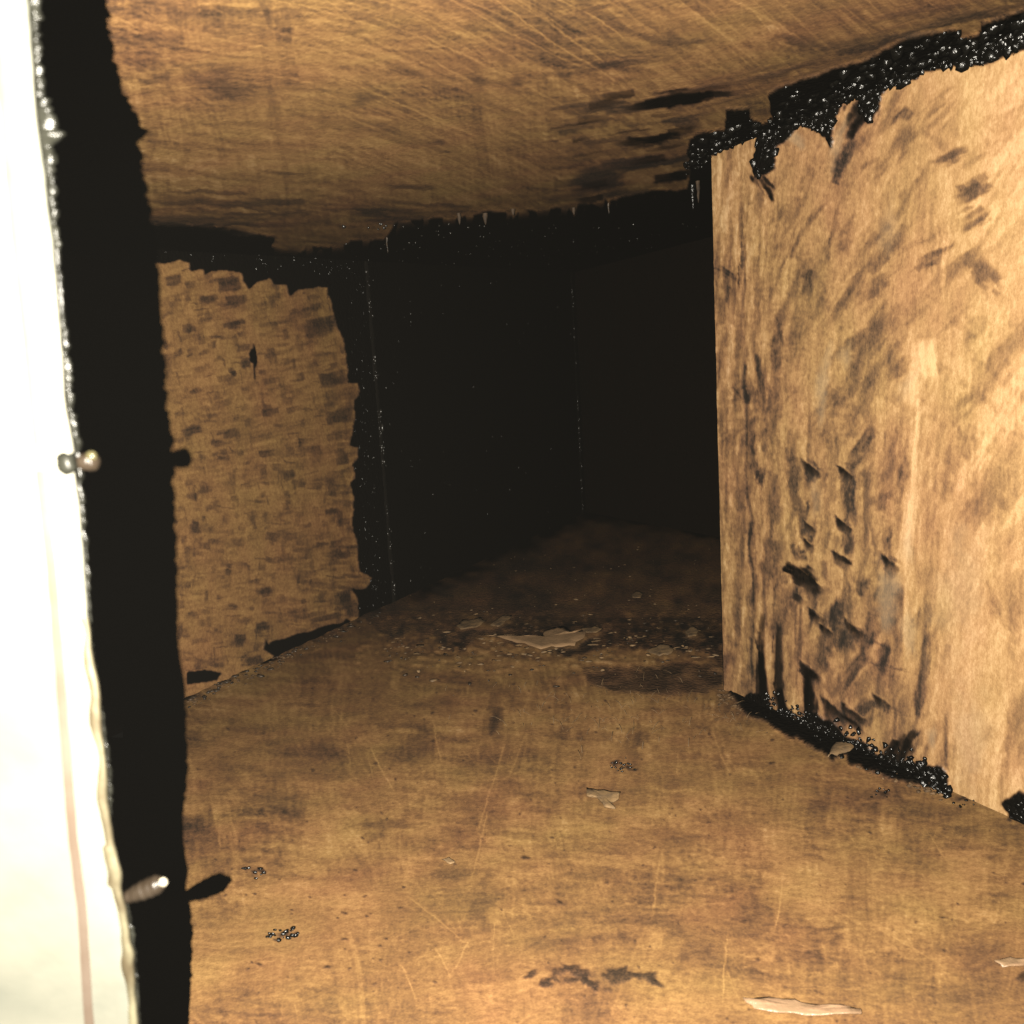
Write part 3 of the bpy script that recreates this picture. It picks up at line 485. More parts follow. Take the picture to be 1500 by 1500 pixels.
MAT_SCREW = plain('greasy_steel_screw', (.015, .011, .0075), .36, .0, .25, (300, .0006), (140, (.009, .006, .0035)))
MAT_BEAD = plain('wet_grease_bead', (.04, .036, .03), .27, 0, 1.0)
MAT_BEAD.node_tree.nodes['Principled BSDF'].inputs['Coat Weight'].default_value = 1.0; MAT_BEAD.node_tree.nodes['Principled BSDF'].inputs['Coat Roughness'].default_value = .25

# ------------------------------------------------------------------ helpers
def tag(o, label=None, cat=None, group=None, kind=None):
    if label: o['label'] = label
    if cat: o['category'] = cat
    if group: o['group'] = group
    if kind: o['kind'] = kind
    return o
def link(name, me, mat, parent=None, smooth=True):
    o = bpy.data.objects.new(name, me); col.objects.link(o)
    if mat: me.materials.append(mat)
    if smooth and len(me.polygons): me.polygons.foreach_set('use_smooth', np.ones(len(me.polygons), bool))
    if parent: o.parent = parent
    return o
def pydata(name, V, F):
    me = bpy.data.meshes.new(name); me.from_pydata([tuple(map(float, v)) for v in V], [], F); me.update(); return me
def grid_mesh(name, P, attrs=None, keep=None):
    """mesh of a rows x cols x 3 array of points"""
    nr, nc = P.shape[:2]
    idx = np.arange(nr * nc).reshape(nr, nc)
    q = np.stack([idx[:-1, :-1], idx[:-1, 1:], idx[1:, 1:], idx[1:, :-1]], -1).reshape(-1, 4)
    if keep is not None:
        k = keep.reshape(-1); q = q[k[q].all(1)]
        used = np.zeros(nr * nc, bool); used[q.ravel()] = True
        remap = np.cumsum(used) - 1; q = remap[q]
    else: used = np.ones(nr * nc, bool)
    V = P.reshape(-1, 3)[used]
    me = bpy.data.meshes.new(name)
    me.vertices.add(len(V)); me.vertices.foreach_set('co', V.astype(np.float32).ravel())
    me.loops.add(q.size); me.loops.foreach_set('vertex_index', q.astype(np.int32).ravel())
    me.polygons.add(len(q)); me.polygons.foreach_set('loop_start', np.arange(0, q.size, 4, dtype=np.int32)); me.polygons.foreach_set('loop_total', np.full(len(q), 4, np.int32))
    me.update(calc_edges=True)
    for n, A in (attrs or {}).items():
        a = me.attributes.new(n, 'FLOAT', 'POINT'); a.data.foreach_set('value', A.reshape(-1)[used].astype(np.float32))
    return me
def dense(segments):
    """parameter values from (start, end, step) runs"""
    out = []
    for a, b, s in segments:
        n = max(1, int(round((b - a) / s))); out += list(np.linspace(a, b, n, endpoint=False))
    return np.array(out + [segments[-1][1]])
def panel(name, P, nrm, cv, mat, keep=None, hs=.001):
    px, py, z = project(P)
    fade = 1.0
    A = {n: np.clip(sample(getattr(cv, k), px, py), 0, 1.2) for n, k in (('tone', 'T'), ('grease', 'G'), ('crust', 'C'), ('zinc', 'W'))}
    H = sample(cv.H, px, py)
    Pd = P + nrm * (H * hs)[..., None]
    return link(name, grid_mesh(name, Pd, A, keep), mat)

# ------------------------------------------------------------------ the duct
# floor: rows follow the picture's spacing so that near and far are equally fine
ys = dense([(668, 740, 12), (740, 900, 3), (900, 1520, 1.6), (1520, 1700, 12), (1700, 6000, 300)])
xs = dense([(-900, 180, 40), (180, 1510, 1.6), (1510, 2600, 40)])
PX, PY = np.meshgrid(xs, ys)
P = fl(PX, PY)
def side(P, pl): return P[..., 0] * pl[0][0] + P[..., 1] * pl[0][1] - pl[1]
def beyond_corner(P): return (P[..., 1] > RW1[1])
keepF = (side(P, LPL) > -.012) & (side(P, BPL) > -.03) & ((side(P, RPL) > -.012) | beyond_corner(P)) & (P[..., 1] > -.6) & (P[..., 1] < 6)
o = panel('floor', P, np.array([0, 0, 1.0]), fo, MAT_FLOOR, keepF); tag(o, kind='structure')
ys = dense([(-5000, -120, 300), (-120, -10, 12), (-10, 420, 1.6), (420, 450, 6)])
xs = dense([(-900, 120, 40), (120, 1510, 1.6), (1510, 2600, 40)])
PX, PY = np.meshgrid(xs, ys); P = hit(PX, PY, *CEIL)
keepC = (side(P, LPL) > -.012) & (side(P, BPL) > -.03) & ((side(P, RPL) > -.012) | beyond_corner(P)) & (P[..., 1] > -.6) & (P[..., 1] < 7)
o = panel('ceiling', P, -CEIL[0], ce, MAT_CEIL, keepC); tag(o, kind='structure')
def wall(name, a, pl, xs, nrow, cv, mat, ycap=None):
    """upright sheet: columns where sight lines of the given pixel columns meet the wall at mid height"""
    n, d = pl
    py = np.full_like(xs, 640.0)
    Q = hit(xs, py, n, d)
    zt = ceil_z(Q[:, 0], Q[:, 1]) + .004; zb = np.full(len(xs), -.004)
    t = dense(nrow)
    P = np.empty((len(t), len(xs), 3)); P[..., 0] = Q[:, 0]; P[..., 1] = Q[:, 1]
    P[..., 2] = zt[None] + (zb - zt)[None] * t[:, None]
    return panel(name, P, n, cv, mat)
# left wall
x_far = project(LW1 + np.array([0, 0, .26]))[0] - 0
xs = dense([(-700, 190, 30), (190, 560, 1.6), (560, float(x_far), 3.2)])
o = wall('left_wall', LW0, LPL, xs, [(0, 1, 1 / 400)], lw, MAT_LEFT); tag(o, kind='structure')
x_rc = float(project(RW1 + np.array([0, 0, .30]))[0])
xs = dense([(x_rc, 1510, 1.6), (1510, 2600, 40)])
o = wall('right_wall', RW0, RPL, xs, [(0, 1, 1 / 560)], rw, MAT_RIGHT); tag(o, kind='structure')
# return of the right wall: the branch that runs off to the right behind the corner
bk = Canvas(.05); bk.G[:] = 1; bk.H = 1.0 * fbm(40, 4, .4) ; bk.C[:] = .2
tdir = (RW1 - RW0)[:2] / np.linalg.norm((RW1 - RW0)[:2])
rdir = np.array([.86, .51, 0]); 
def strip(name, a, b, cv, mat, nc, nr, nrm):
    s = np.linspace(0, 1, nc); t = np.linspace(0, 1, nr)
    P = np.empty((nr, nc, 3)); Q = a[None] + (b - a)[None] * s[:, None]
    zt = ceil_z(Q[:, 0], Q[:, 1]) + .004
    P[..., 0] = Q[:, 0]; P[..., 1] = Q[:, 1]; P[..., 2] = zt[None] * (1 - t[:, None]) - .004 * t[:, None]
    return panel(name, P, nrm, cv, mat)
RWc = RW1.copy(); RWc[2] = 0
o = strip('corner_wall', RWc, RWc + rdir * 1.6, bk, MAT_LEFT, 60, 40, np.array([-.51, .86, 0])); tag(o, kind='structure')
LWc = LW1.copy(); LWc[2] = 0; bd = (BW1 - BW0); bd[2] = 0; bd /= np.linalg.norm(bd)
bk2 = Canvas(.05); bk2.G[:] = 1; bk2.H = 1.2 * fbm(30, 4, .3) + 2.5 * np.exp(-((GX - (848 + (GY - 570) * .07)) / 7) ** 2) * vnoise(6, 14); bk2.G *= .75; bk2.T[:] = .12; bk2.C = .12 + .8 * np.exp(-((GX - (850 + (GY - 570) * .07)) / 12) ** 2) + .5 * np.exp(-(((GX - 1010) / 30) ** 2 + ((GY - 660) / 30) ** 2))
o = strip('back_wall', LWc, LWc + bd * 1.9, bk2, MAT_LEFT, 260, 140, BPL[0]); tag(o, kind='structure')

# ------------------------------------------------------------------ thin haze added to lift the blacks, lit by the flash
V = [(x, y, z) for x in (-2.6, 4.2) for y in (-.9, 6.6) for z in (-1.0, 1.5)]
F = [(0, 1, 3, 2), (4, 6, 7, 5), (0, 4, 5, 1), (2, 3, 7, 6), (0, 2, 6, 4), (1, 5, 7, 3)]
hm = bpy.data.materials.new('veil_haze'); hm.use_nodes = True; hn = hm.node_tree
hn.nodes.remove(hn.nodes['Principled BSDF'])
pv = hn.nodes.new('ShaderNodeVolumePrincipled'); pv.inputs['Color'].default_value = (1, .97, .9, 1); pv.inputs['Density'].default_value = 0.00075; pv.inputs['Anisotropy'].default_value = 0
hn.links.new(pv.outputs[0], hn.nodes['Material Output'].inputs['Volume'])
tag(link('haze', pydata('haze', V, F), hm, smooth=False), kind='stuff')

# ------------------------------------------------------------------ grease lumps, beads and crumbs as real bodies
def blob_V(r, seed, sub=2, sq=(1, 1, 1), rough=.3):
    import bmesh
    bm = bmesh.new(); bmesh.ops.create_icosphere(bm, subdivisions=sub, radius=1)
    for v in bm.verts:
        k = 1 + rough * (mnoise.noise(v.co * 1.7 + Vector((seed, seed * .7, 3))) + .5 * mnoise.noise(v.co * 4 + Vector((seed, 1, 3))))
        v.co = Vector((v.co.x * sq[0], v.co.y * sq[1], v.co.z * sq[2])) * (r * k)
    V = np.array([v.co[:] for v in bm.verts]); F = [[v.index for v in f.verts] for f in bm.faces]; bm.free()
    return V, F
BL = [blob_V(1, s * 3.1, 1 if s < 6 else 2, (1, 1, 1), .8) for s in range(12)]
def blobs(name, pts, mat, parent=None, base=6):
    """many lumps joined: pts = (position, radii xyz)"""
    VV, FF, off = [], [], 0
    for i, (p, r) in enumerate(pts):
        V, F = BL[i % base]
        a = rng.uniform(0, 6.28); c, s = math.cos(a), math.sin(a)
        qx = rng.normal(size=4); qx /= np.linalg.norm(qx); w0, x0, y0, z0 = qx
        RM = np.array([[1 - 2 * (y0 * y0 + z0 * z0), 2 * (x0 * y0 - z0 * w0), 2 * (x0 * z0 + y0 * w0)], [2 * (x0 * y0 + z0 * w0), 1 - 2 * (x0 * x0 + z0 * z0), 2 * (y0 * z0 - x0 * w0)], [2 * (x0 * z0 - y0 * w0), 2 * (y0 * z0 + x0 * w0), 1 - 2 * (x0 * x0 + y0 * y0)]])
        V = (V * rng.uniform(.6, 1.3, 3)) @ RM * np.asarray(r); VV.append(V + np.asarray(p)); FF += [[q + off for q in f] for f in F]; off += len(V)
    return link(name, pydata(name, np.concatenate(VV), FF), mat, parent)
RN, LN = RPL[0], LPL[0]
# crust along the joint of ceiling and right wall
pts = []
for _ in range(2600):
    x = 1005 + 560 * U(0, 1); yj = 224 - .404 * (x - 1041)
    below = U(0, 1) < .5
    if below:
        y = yj + abs(rng.normal(0, 1)) * (20 + 18 * (1100 < x < 1240))
        if sample(rw.C, np.array(x), np.array(y)) < .6: continue
        p = hit(x, y, *RPL) + RN * U(.000, .003)
    else:
        y = yj - abs(rng.normal(0, 26))
        if sample(ce.G, np.array(x), np.array(y)) < .6: continue
        p = hit(x, y, *CEIL) - CEIL[0] * U(.000, .003)
    r = .0009 + .0050 * U(0, 1) ** 2.5; pts.append((p, (r, r, r * U(.6, 1.4))))
tag(blobs('grease_crust', pts, MAT_GREASE), 'thick beaded black grease crust in the upper joint of the right wall and ceiling', 'grease', kind='stuff')
pts = []
for _ in range(420):
    x = U(1120, 1390) ; yj = 1010 + .448 * (x - 1060); y = yj + rng.normal(-6, 11)
    p = hit(x, y, *RPL) + RN * U(0, .004) if y < yj else fl(x, y) + np.array([0, 0, U(0, .002)])
    r = U(.001, .0034) * (1 + .5 * (x > 1330)); pts.append((p, (r, r, r)))
for _ in range(40):
    x = U(1485, 1560); p = hit(x, 1190 + U(-22, 8), *RPL) + RN * U(0, .003); r = U(.001, .003); pts.append((p, (r, r, r)))
tag(blobs('grease_crust', pts, MAT_GREASE), 'lumpy wet black grease left along the foot of the right wall', 'grease', kind='stuff')
pts = []
for _ in range(260):
    x = U(220, 520); y = 352 + (x - 220) * .15 + rng.normal(0, 10)
    if sample(lw.G, np.array(x), np.array(y)) < .6: continue
    p = hit(x, y, *LPL) + LN * U(0, .002); r = U(.0012, .0036); pts.append((p, (r, r, r)))
for _ in range(420):
    y = U(400, 905); x = 520 + (y - 480) * .055 + rng.normal(4, 9)
    if sample(lw.G, np.array(x), np.array(y)) < .7: continue
    p = hit(x, y, *LPL) + LN * U(0, .002); r = U(.0010, .0030); pts.append((p, (r, r, r * U(1, 2.5))))
tag(blobs('grease_crust', pts, MAT_GREASE), 'black grease beads round the ragged edge of the scraped left wall', 'grease', kind='stuff')

# upright joint with runs of grease beads, on the uncleaned part of the left wall
def foot_of(px): return hit(px, 640.0, *LPL)
def joint(name, px, label, h=.003, wdt=.022, beads=150, spread=3.0):
    q = foot_of(px); t = (LW1 - LW0); t[2] = 0; t /= np.linalg.norm(t)
    root = bpy.data.objects.new(name, None); col.objects.link(root); root.location = Vector((q[0], q[1], 0)); tag(root, label, 'joint')
    zt = ceil_z(q[0], q[1]); n = 90
    prof = [(-.5, 0), (-.3, .5), (0, 1), (.3, .5), (.5, 0)]
    V, F = [], []
    for k in range(n + 1):
        z = zt * k / n; wob = mnoise.noise(Vector((z * 40, px, 0))) * .25
        for (a, b) in prof:
            jj = 1 + .35 * mnoise.noise(Vector((z * 120, a * 5, px)))
            V.append(t * (a * wdt * (1 + wob)) + LN * (b * h * jj + .001) + np.array([0, 0, z]))
    m_ = len(prof)
    for k in range(n):
        for j in range(m_ - 1): F.append([k * m_ + j, k * m_ + j + 1, (k + 1) * m_ + j + 1, (k + 1) * m_ + j])
    link('joint_strip', pydata('joint_strip', V, F), MAT_DULL, root)
    pts = []
    for _ in range(beads):
        z = zt * U(.02, .98)
        if mnoise.noise(Vector((z * 55, px * .1, 2))) < -.05: continue
        r = (U(.0005, .0014) if U(0, 1) < .6 else U(.0014, .003)) * (1 if px < 700 else 1.3)
        pts.append((t * rng.normal(0, .0015 * spread) + LN * (h + .0008) + np.array([0, 0, z]), (r, r, r * U(1, 3))))
    tag(blobs('grease_beads', pts, MAT_BEAD, root), kind='stuff')
joint('duct_joint', 556, 'near upright sheet joint with beads of black grease on the uncleaned wall', beads=210, spread=2.2)
joint('duct_joint', 847, 'far upright joint in the dark corner with a thin line of grease beads', h=.003, wdt=.03, beads=120, spread=2)
pts = []
for (x, y) in [(545, 410), (540, 418), (528, 420), (600, 460), (582, 500), (576, 523), (575, 562), (580, 572), (587, 661), (601, 683), (615, 683), (648, 459), (645, 418), (672, 419), (718, 415), (686, 398), (655, 385), (636, 378), (720, 640), (600, 850), (628, 855), (866, 470), (858, 555), (890, 415)] + [(U(525, 840), U(400, 880)) for _ in range(70)] + [(541 + (y - 600) * .06 + rng.normal(0, 2.5), y) for y in rng.uniform(600, 900, 40)]:
    if y > 905 - .5 * (x - 545): continue
    r = U(.0008, .0022) * (1.5 if x > 700 else 1); pts.append((hit(x, y, *LPL) + LN * .002, (r, r, r * 1.4)))
tag(blobs('grease_droplets', pts, MAT_BEAD), 'scattered shiny droplets on the dark uncleaned wall', 'grease', kind='stuff')
pts = []
for _ in range(150):
    x = U(500, 1020); y = rng.uniform(322, 400) 
    p = hit(x, y, *CEIL) - CEIL[0] * .003; r = U(.0007, .0022); pts.append((p, (r, r, r * 1.3)))
tag(blobs('grease_droplets', pts, MAT_BEAD), 'tiny shiny droplets hanging from the dark uncleaned ceiling', 'grease', kind='stuff')

# drips hanging from the ceiling edge
def drip(px, py, ln, wd, mat, label):
    p = hit(px, py, *CEIL) - CEIL[0] * .002; n = 7; V, F = [], []
    rot = Vector((0, 0, -1))
    for k in range(n + 1):
        f = k / n; rr = wd * (1 - f) ** .6 * (1 + .25 * mnoise.noise(Vector((f * 6, px, py)))) + wd * .12
        for j in range(8):
            a = j * math.pi / 4; V.append(np.array([math.cos(a) * rr, math.sin(a) * rr * .7, .004 - f * (ln + .004)]) + np.array([mnoise.noise(Vector((f * 3, px, 1))) * .0015, 0, 0]))
    for k in range(n):
        for j in range(8): F.append([k * 8 + j, k * 8 + (j + 1) % 8, (k + 1) * 8 + (j + 1) % 8, (k + 1) * 8 + j])
    F.append([n * 8 + j for j in range(8)])
    o = link('grease_drip', pydata('grease_drip', V, F), mat); o.location = Vector(p)
    tag(o, label, 'grease drip', 'grease drips hanging along the scraped ceiling edge')
drip(672, 312, .014, .0030, MAT_DRIP, 'left of the close pair of short drips hanging from the ceiling edge')
drip(710, 310, .016, .0042, MAT_DRIP, 'fattest brown drip, hanging alone below the black ceiling edge')
drip(751, 306, .007, .0036, MAT_DRIP, 'stubby brown drip at the middle of the scraped ceiling edge')
drip(840, 304, .009, .0034, MAT_DRIP, 'pointed brown drip under the dark smear of the ceiling')
drip(891, 296, .016, .0018, MAT_DARKSCUM, 'thin dark drip between the pointed drip and the wall corner')
drip(566, 346, .024, .0016, MAT_DARKSCUM, 'long thin dark drip above the near upright joint')
drip(1014, 268, .036, .0034, MAT_GREASE, 'long wet black drip beside the top of the right wall corner')
drip(1022, 262, .030, .0030, MAT_DRIP, 'pale drip pressed against the top of the right wall corner')

# ------------------------------------------------------------------ flakes on the floor
def flake(pts, label, mat=MAT_SCUM, th=.0010, lift=.002, name='grease_flake', curl=.0015, cat='grease flake', grp='grease flakes lying on the duct floor'):
    pp = []
    for k in range(len(pts)):
        (xa, ya), (xb, yb) = pts[k], pts[(k + 1) % len(pts)]; ln = math.hypot(xb - xa, (yb - ya) * 2)
        for f in (0, .33, .66): pp.append((xa + (xb - xa) * f + rng.normal(0, .05) * ln, ya + (yb - ya) * f + rng.normal(0, .025) * ln))
    pts = pp
    Q = np.array([fl(x, y) for x, y in pts]); c = Q.mean(0); n = len(Q)
    V, F = [], []
    rings = [1.0, .72, .38]
    for lvl in (1, 0):
        for rr in rings:
            for k in range(n):
                p = (Q[k] - c) * rr; s = max(np.abs(Q - c).max(), 1e-4)
                z = lift * (.5 + mnoise.noise(Vector((p[0] * 60 + pts[0][0], p[1] * 60, 1)))) + curl * (np.linalg.norm(p) / s) ** 2 * (.6 + mnoise.noise(Vector((k * 1.3, pts[0][1], 0))))
                V.append([p[0], p[1], z + (th if lvl else 0) * (1 if rr < 1 else .5)])
        V.append([0, 0, lift * .7 + (th if lvl else 0)])
    m_ = 3 * n + 1
    for l, o_ in ((0, 0), (1, m_)):
        for r_ in range(2):
            for k in range(n):
                q = [o_ + r_ * n + k, o_ + r_ * n + (k + 1) % n, o_ + (r_ + 1) * n + (k + 1) % n, o_ + (r_ + 1) * n + k]
                F.append(q if l == 0 else q[::-1])
        for k in range(n):
            q = [o_ + 2 * n + k, o_ + 2 * n + (k + 1) % n, o_ + 3 * n]; F.append(q if l == 0 else q[::-1])
    for k in range(n): F.append([k, m_ + k, m_ + (k + 1) % n, (k + 1) % n])
    o = link(name, pydata(name, V, F), mat); o.location = Vector((c[0], c[1], .0035 if project(c)[1] < 1000 else .0012))
    return tag(o, label, cat, grp)
flake([(706, 934), (750, 936), (792, 937), (806, 926), (822, 921), (840, 929), (858, 926), (856, 938), (842, 950), (815, 951), (790, 956), (768, 947), (740, 940)], 'largest pale brown grease flake lying on the seam across the floor', plain('pale_flake', (.44, .27, .14), .6, 0, .3, (220, .0008), (60, (.34, .21, .11))))
flake([(668, 921), (680, 912), (705, 909), (712, 914), (700, 922), (676, 927)], 'rounded pale flake left of the largest flake on the floor seam')
flake([(720, 920), (736, 906), (752, 905), (742, 914), (730, 923)], 'narrow olive flake just behind the largest flake on the floor seam')
flake([(852, 925), (870, 922), (886, 925), (874, 931), (858, 932)], 'small pale flake at the right tip of the largest flake')
flake([(948, 958), (966, 948), (985, 950), (984, 962), (966, 966), (955, 962)], 'curled brown flake in the dark debris near the wall corner')
flake([(1004, 930), (1014, 921), (1022, 925), (1020, 936), (1008, 938)], 'tan flake standing in dark debris just left of the wall corner')
flake([(924, 876), (932, 869), (942, 872), (938, 879), (928, 880)], 'lone pale crumb on the dark floor far behind the seam')
flake([(858, 1157), (872, 1160), (908, 1166), (906, 1174), (896, 1180), (900, 1190), (886, 1186), (876, 1172), (860, 1170)], 'torn pinkish flake lying in the middle of the scraped floor', th=.0016)
flake([(648, 1265), (658, 1262), (668, 1267), (660, 1270)], 'tiny pale chip on the scraped floor below the middle')
flake([(1258, 1062), (1250, 1100), (1230, 1108), (1212, 1112), (1222, 1092), (1238, 1092)], 'tan scraping leaning into the black grease at the right wall foot', th=.002)
flake([(1088, 1474), (1110, 1468), (1160, 1471), (1215, 1478), (1258, 1484), (1262, 1492), (1200, 1492), (1150, 1488), (1105, 1484)], 'long pinkish curled shaving at the bottom edge of the floor', plain('pink_shaving', (.36, .22, .13), .35, 0, .5, (160, .0012), (120, (.30, .19, .11))), .0010, .002, 'grease_shaving', .003, 'shaving')
flake([(1455, 1415), (1480, 1408), (1505, 1412), (1500, 1420), (1470, 1422)], 'short pinkish shaving by the right edge of the floor', plain('pink_shaving_b', (.33, .20, .115), .35, 0, .5, (160, .0012), (120, (.28, .18, .10))), .0010, .002, 'grease_shaving', .003, 'shaving')
# crumbs in the debris across the joint and along the wall feet
def crumb_field(n, fx, mat, label, r0, r1):
    pts = []
    for _ in range(n):
        x, y = fx(); p = fl(x, y); r = U(r0, r1); pts.append((p + np.array([0, 0, r * .3]), (r * U(.8, 2), r * U(.8, 1.6), r * .6)))
    return tag(blobs('debris', pts, mat), label, 'debris', kind='stuff')
crumb_field(330, lambda: (U(560, 1052), rng.normal(945, 20)), MAT_DARKSCUM, 'dark crumbs and sludge banked along the seam across the floor', .0008, .0032)
crumb_field(150, lambda: (U(560, 1052), rng.normal(940, 18)), MAT_SCUM, 'tan crumbs mixed into the sludge along the floor seam', .0008, .0034)
pts = []
for _ in range(190):
    x, y = U(575, 1052), rng.normal(940, 19); p = fl(x, y); k = U(.0015, .0062); pts.append((p + np.array([0, 0, .0012]), (k * U(.7, 1.8), k * U(.6, 1.3), k * .28)))
tag(blobs('debris', pts, MAT_SCUM), 'torn tan peelings strewn in the sludge along the floor seam', 'debris', kind='stuff')
crumb_field(120, lambda: (U(600, 1040), U(800, 920)), MAT_SCUM, 'sparse tan specks on the dark uncleaned floor', .0006, .0022)
def lf():
    x = U(275, 560); return x, 1026 - .466 * (x - 270) + rng.normal(4, 6)
crumb_field(230, lf, MAT_HEAP, 'brown scrapings heaped along the foot of the left wall', .0006, .0026)
crumb_field(90, lf, MAT_DARKSCUM, 'dark lumps of grease in the corner below the left wall', .001, .0042)
def rf():
    x = U(1050, 1380); return x, 1012 + .448 * (x - 1060) + abs(rng.normal(8, 9))
crumb_field(260, rf, MAT_HEAP, 'brown scrapings heaped along the foot of the right wall', .0006, .0028)
for (x, y, n, lab) in [(417, 1371, 26, 'black crumb cluster alone on the bright lower left floor'), (908, 1122, 26, 'glossy black crumb cluster in the middle of the floor'), (376, 1277, 10, 'small black crumb row beside the metal tab shadow'), (1292, 1162, 10, 'dark crumb just in front of the right wall crust'), (1412, 1180, 7, 'small wet crumb near the right edge of the floor')]:
    pts = []
    for _ in range(n):
        p = fl(x + rng.normal(0, 11), y + rng.normal(0, 4.5)); r = U(.0006, .0017); pts.append((p + np.array([0, 0, r * .6]), (r * 1.3, r, r)))
    tag(blobs('grease_crumb', pts, MAT_GREASE), lab, 'grease crumbs')
# hair-thin curls standing on the scraped floor
def curls(n, fx, label, lmax):
    VV, FF = [], []
    for _ in range(n):
        x, y = fx(); p = fl(x, y); a = U(0, 6.28); h = U(.3, 1) * lmax; lean = U(.2, 1.2); r = .00035
        m_ = 6; o_ = len(VV)
        for k in range(m_):
            f = k / (m_ - 1); c = p + np.array([math.cos(a) * lean * h * f, math.sin(a) * lean * h * f, h * f * (1 - .5 * f)])
            for j in range(3): VV.append(c + np.array([math.cos(j * 2.1) * r, math.sin(j * 2.1) * r, 0]))
        for k in range(m_ - 1):
            for j in range(3): FF.append([o_ + k * 3 + j, o_ + k * 3 + (j + 1) % 3, o_ + (k + 1) * 3 + (j + 1) % 3, o_ + (k + 1) * 3 + j])
    tag(link('scraping_curls', pydata('scraping_curls', VV, FF), MAT_SCUM), label, 'scrapings', kind='stuff')
curls(150, lambda: (rng.normal(890, 90), rng.normal(1040, 26)), 'hair-thin tan curls raised from the floor behind the middle', .016)
curls(50, lambda: (rng.normal(1075, 28), rng.normal(1045, 16)), 'hair-thin curls at the floor end of the wall corner', .010)

# ------------------------------------------------------------------ sheet metal edge of the access opening, close to the lens
EDGE = [(-700, -12), (-300, 22), (0, 44), (100, 51), (170, 56), (250, 67), (330, 77), (400, 84), (500, 92), (560, 96), (600, 99), (640, 108), (672, 112), (700, 113), (760, 120), (800, 124), (900, 131), (950, 135), (1000, 145), (1060, 150), (1100, 154), (1160, 158), (1200, 163), (1240, 169), (1280, 180), (1300, 178), (1330, 186), (1400, 196), (1500, 203), (1800, 226), (2300, 262)]
ey = np.array([e[0] for e in EDGE], float); ex = np.array([e[1] for e in EDGE], float)
D0 = .262
Pn = fwd.copy(); 
def sheet_depth(py): return 1.0 / (5.2 - 1.4 * np.clip(py, -700, 2300) / 1500.0)
def pl_at(px, py, off=0.0):
    """on the sheet: a plane square to the line of sight, D0 in front of the lens"""
    return at(px, py, sheet_depth(py) + off)
root = bpy.data.objects.new('access_opening_edge', None); col.objects.link(root); base = pl_at(100, 1500); root.location = Vector(base)
tag(root, 'overexposed pale sheet metal edge of the access opening, nearest thing at the side', 'access opening')
ysr = np.linspace(-700, 2300, 500)
exr = np.interp(ysr, ey, ex)
GRV = np.interp(ysr, [-700, 133, 317, 500, 650, 733, 833, 997, 1233, 1333, 1497, 2300], [-110, 4, 20, 40, 55, 63, 75, 88, 107, 120, 130, 190])
jag = np.array([2.6 * mnoise.noise(Vector((y / 55, 0, 5))) + 1.2 * mnoise.noise(Vector((y / 19, 3, 5))) * (1 + mnoise.noise(Vector((y / 90, 8, 5)))) for y in ysr])
# sheet with a shallow rolled groove: cross-section offsets towards/away from the lens
cols = [(-1400, 0), (-700, 0), (-300, 0)]
P = []
for y, e_, g_, j_ in zip(ysr, exr, GRV, jag):
    row = [pl_at(-1400, y), pl_at(-600, y)]
    gd = .0022 * (.45 + .55 * sstep(560, 800, abs(y - 665) + 520) )
    for dx, off in ((-26, 0), (-9, 0), (-6, 0), (-1.5, 0), (2.5, 0), (6, 0), (9, 0)):
        row.append(pl_at(g_ + dx, y, off))
    for f, off in ((.25, 0), (.5, 0), (.75, 0.0002), (.92, .0012)):
        row.append(pl_at(g_ + 9 + (e_ - g_ - 9) * f + j_ * f * .3, y, off))
    row.append(pl_at(e_ - 2 + j_, y, .0035)); row.append(pl_at(e_ - 6 + j_, y, .009)); row.append(pl_at(-1400, y, .0095))
    P.append(row)
P = np.array(P) - base
link('metal_sheet', grid_mesh('metal_sheet', P), MAT_ZINC, root)
P = [[pl_at(g_ + dx + 1.2 * mnoise.noise(Vector((y / 40, dx, 1))), y, -.00025 - .0002 * (abs(dx) < 4)) for dx in (-7, -5, 0, 5, 7)] for y, g_ in zip(ysr, GRV) if not 655 < y < 683]
for k, rows in enumerate((P[:sum(ysr <= 655)], P[sum(ysr <= 655):])):
    link('dirt_line', grid_mesh('dirt_line', np.array(rows) - base), MAT_GROOVE, root)
# stained lip on the lower part of the edge
P = []
for y, e_, j_ in zip(ysr, exr, jag):
    if y < 900 or y > 1650: continue
    k = mnoise.noise(Vector((y / 60, 9, 0))) 
    wdt = 15 + 12 * k + 6 * (1240 < y < 1300)
    P.append([pl_at(e_ - wdt + j_, y, -.0001), pl_at(e_ - wdt + 3 + j_, y, -.0009), pl_at(e_ - 5 + j_, y, -.0012), pl_at(e_ - 1 + j_ * 1.2, y, .0005), pl_at(e_ + .5 + j_ * 1.2, y, .004)])
link('stained_lip', grid_mesh('stained_lip', np.array(P) - base), MAT_STAIN, root)
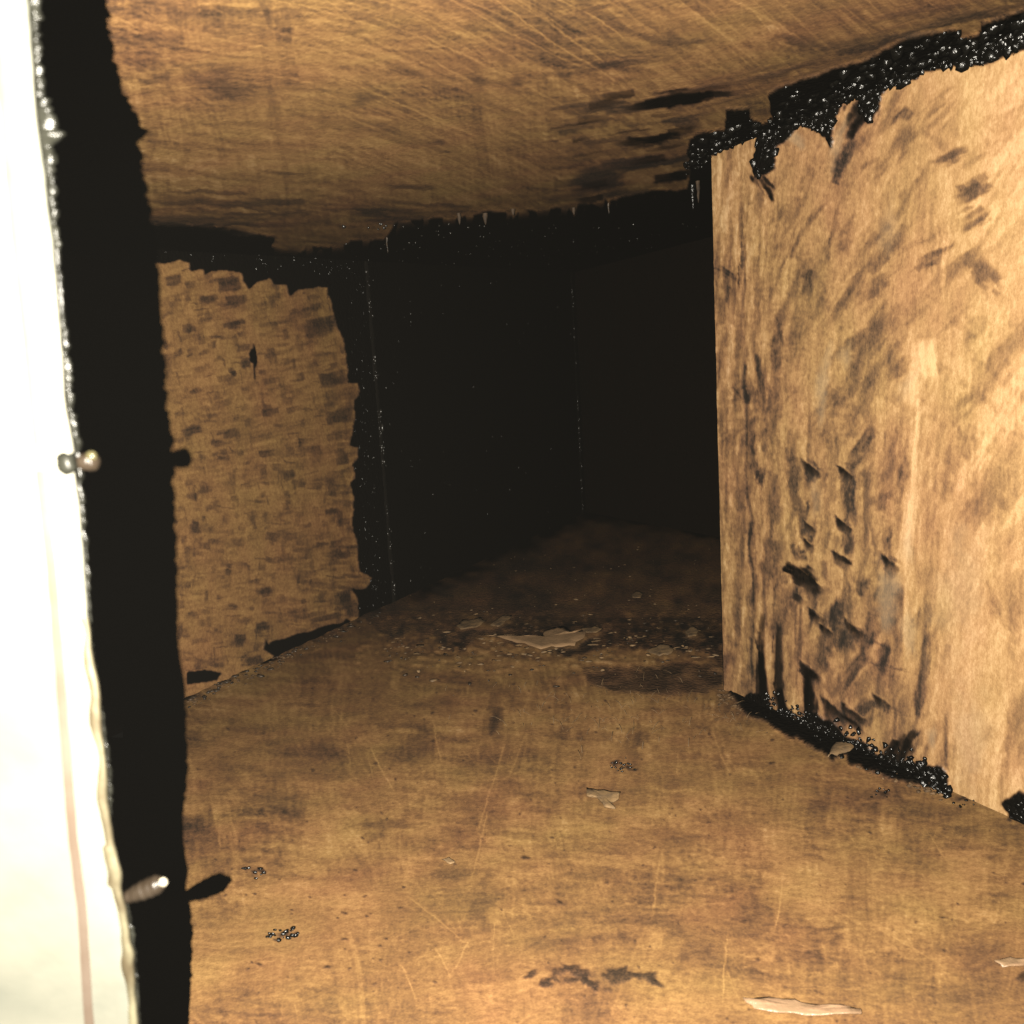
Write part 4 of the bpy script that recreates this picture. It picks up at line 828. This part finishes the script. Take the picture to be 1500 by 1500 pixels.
# greasy bead that runs down the upper part of the edge
def bead_run(y0, y1, wfun, name):
    P = []
    for y in np.linspace(y0, y1, 420):
        e_ = np.interp(y, ey, ex); w_ = wfun(y) * (1 + .45 * mnoise.noise(Vector((y / 16, 2, 0))) + .3 * mnoise.noise(Vector((y / 6, 7, 0))))
        row = []
        for k in range(11):
            a = math.pi * (k / 10); lump = 1 + .3 * mnoise.noise(Vector((y / 10, k * .6, 3)))
            row.append(pl_at(e_ - 4 + w_ * .5 - math.cos(a) * w_ * .62, y, .004 - math.sin(a) * w_ / FPX * D0 * .55 * lump))
        P.append(row)
    o = link(name, grid_mesh(name, np.array(P) - base), MAT_SEAL, root)
    return o
bead_run(-320, 1000, lambda y: np.interp(y, [-320, 0, 60, 130, 170, 190, 215, 260, 400, 500, 560, 640, 680, 740, 900, 1000], [20, 19, 14, 15, 26, 33, 22, 15, 9, 11, 13, 12, 12, 9, 6, 4]), 'greasy_bead')
bead_run(1000, 1700, lambda y: np.interp(y, [1000, 1060, 1150, 1200, 1300, 1350, 1400, 1700], [3, 7, 11, 4, 3, 9, 7, 6]), 'greasy_bead')
# screw tips poking past the edge
def lump_at(px, py, off, rpx, ang, elong, mat, name, parent, seed):
    V, F = blob_V(1, seed, 3, (elong, 1, .8), .16)
    D0 = sheet_depth(py); s = rpx / FPX * (D0 + off); a = R(ang)
    W = V[:, 0:1] * (right * math.cos(a) + down * math.sin(a)) + V[:, 1:2] * (-right * math.sin(a) + down * math.cos(a)) + V[:, 2:3] * fwd
    o = link(name, pydata(name, W * s, F), mat, parent); o.location = Vector(at(px, py, D0 + off)) - (parent.location if parent else Vector()); return o
def screw(px, py, ln, wd, ang, label, seed, off):
    D0 = sheet_depth(py)
    r_ = bpy.data.objects.new('screw', None); col.objects.link(r_); r_.location = Vector(at(px, py, D0 + off)); tag(r_, label, 'screw', 'screw tips along the opening edge')
    a = R(ang); ax = right * math.cos(a) + down * math.sin(a); ay = -right * math.sin(a) + down * math.cos(a)
    V, F = [], []; n = 22; m_ = 12; s = (D0 + off) / FPX
    for k in range(n + 1):
        f = k / n; prof = np.interp(f, [0, .15, .45, .8, .93, 1], [.55, .6, .9, 1.0, .72, .12])
        thr = 1 + .05 * math.sin(f * 40)
        for j in range(m_):
            b = 2 * math.pi * j / m_; rr = wd * .5 * prof * thr * (1 + .10 * mnoise.noise(Vector((f * 4, math.cos(b), seed + math.sin(b)))))
            V.append((ax * (f * ln) + ay * (math.cos(b) * rr) + fwd * (math.sin(b) * rr)) * s)
    for k in range(n):
        for j in range(m_): F.append([k * m_ + j, k * m_ + (j + 1) % m_, (k + 1) * m_ + (j + 1) % m_, (k + 1) * m_ + j])
    F.append([n * m_ + j for j in range(m_)]); F.append([j for j in range(m_)][::-1])
    link('shank', pydata('shank', V, F), MAT_SCREW, r_)
    return r_
s1 = screw(176, 1318, 72, 30, -22, 'long greasy screw tip poking out of the lower opening edge', 4.0, .004)
lump_at(239, 1292, .003, 6.5, 0, 1.0, plain('shiny_screw_tip', (.2, .18, .14), .25, 0, .8), 'bright_tip', s1, 2.2)
s2 = screw(104, 678, 42, 28, -4, 'short stubby screw tip poking out halfway up the opening edge', 8.0, .004)
lump_at(134, 668, .003, 7.5, 20, 1.1, plain('yellow_grease_drop', (.03, .026, .012), .3, 0, .4), 'grease_drop', s2, 5.2)
lump_at(98, 676, .001, 14, 80, 1.5, MAT_SEAL, 'grease_collar', s2, 7.7)
print('TRIS', sum(len(o.data.polygons) * 2 for o in col.objects if o.type == 'MESH'))
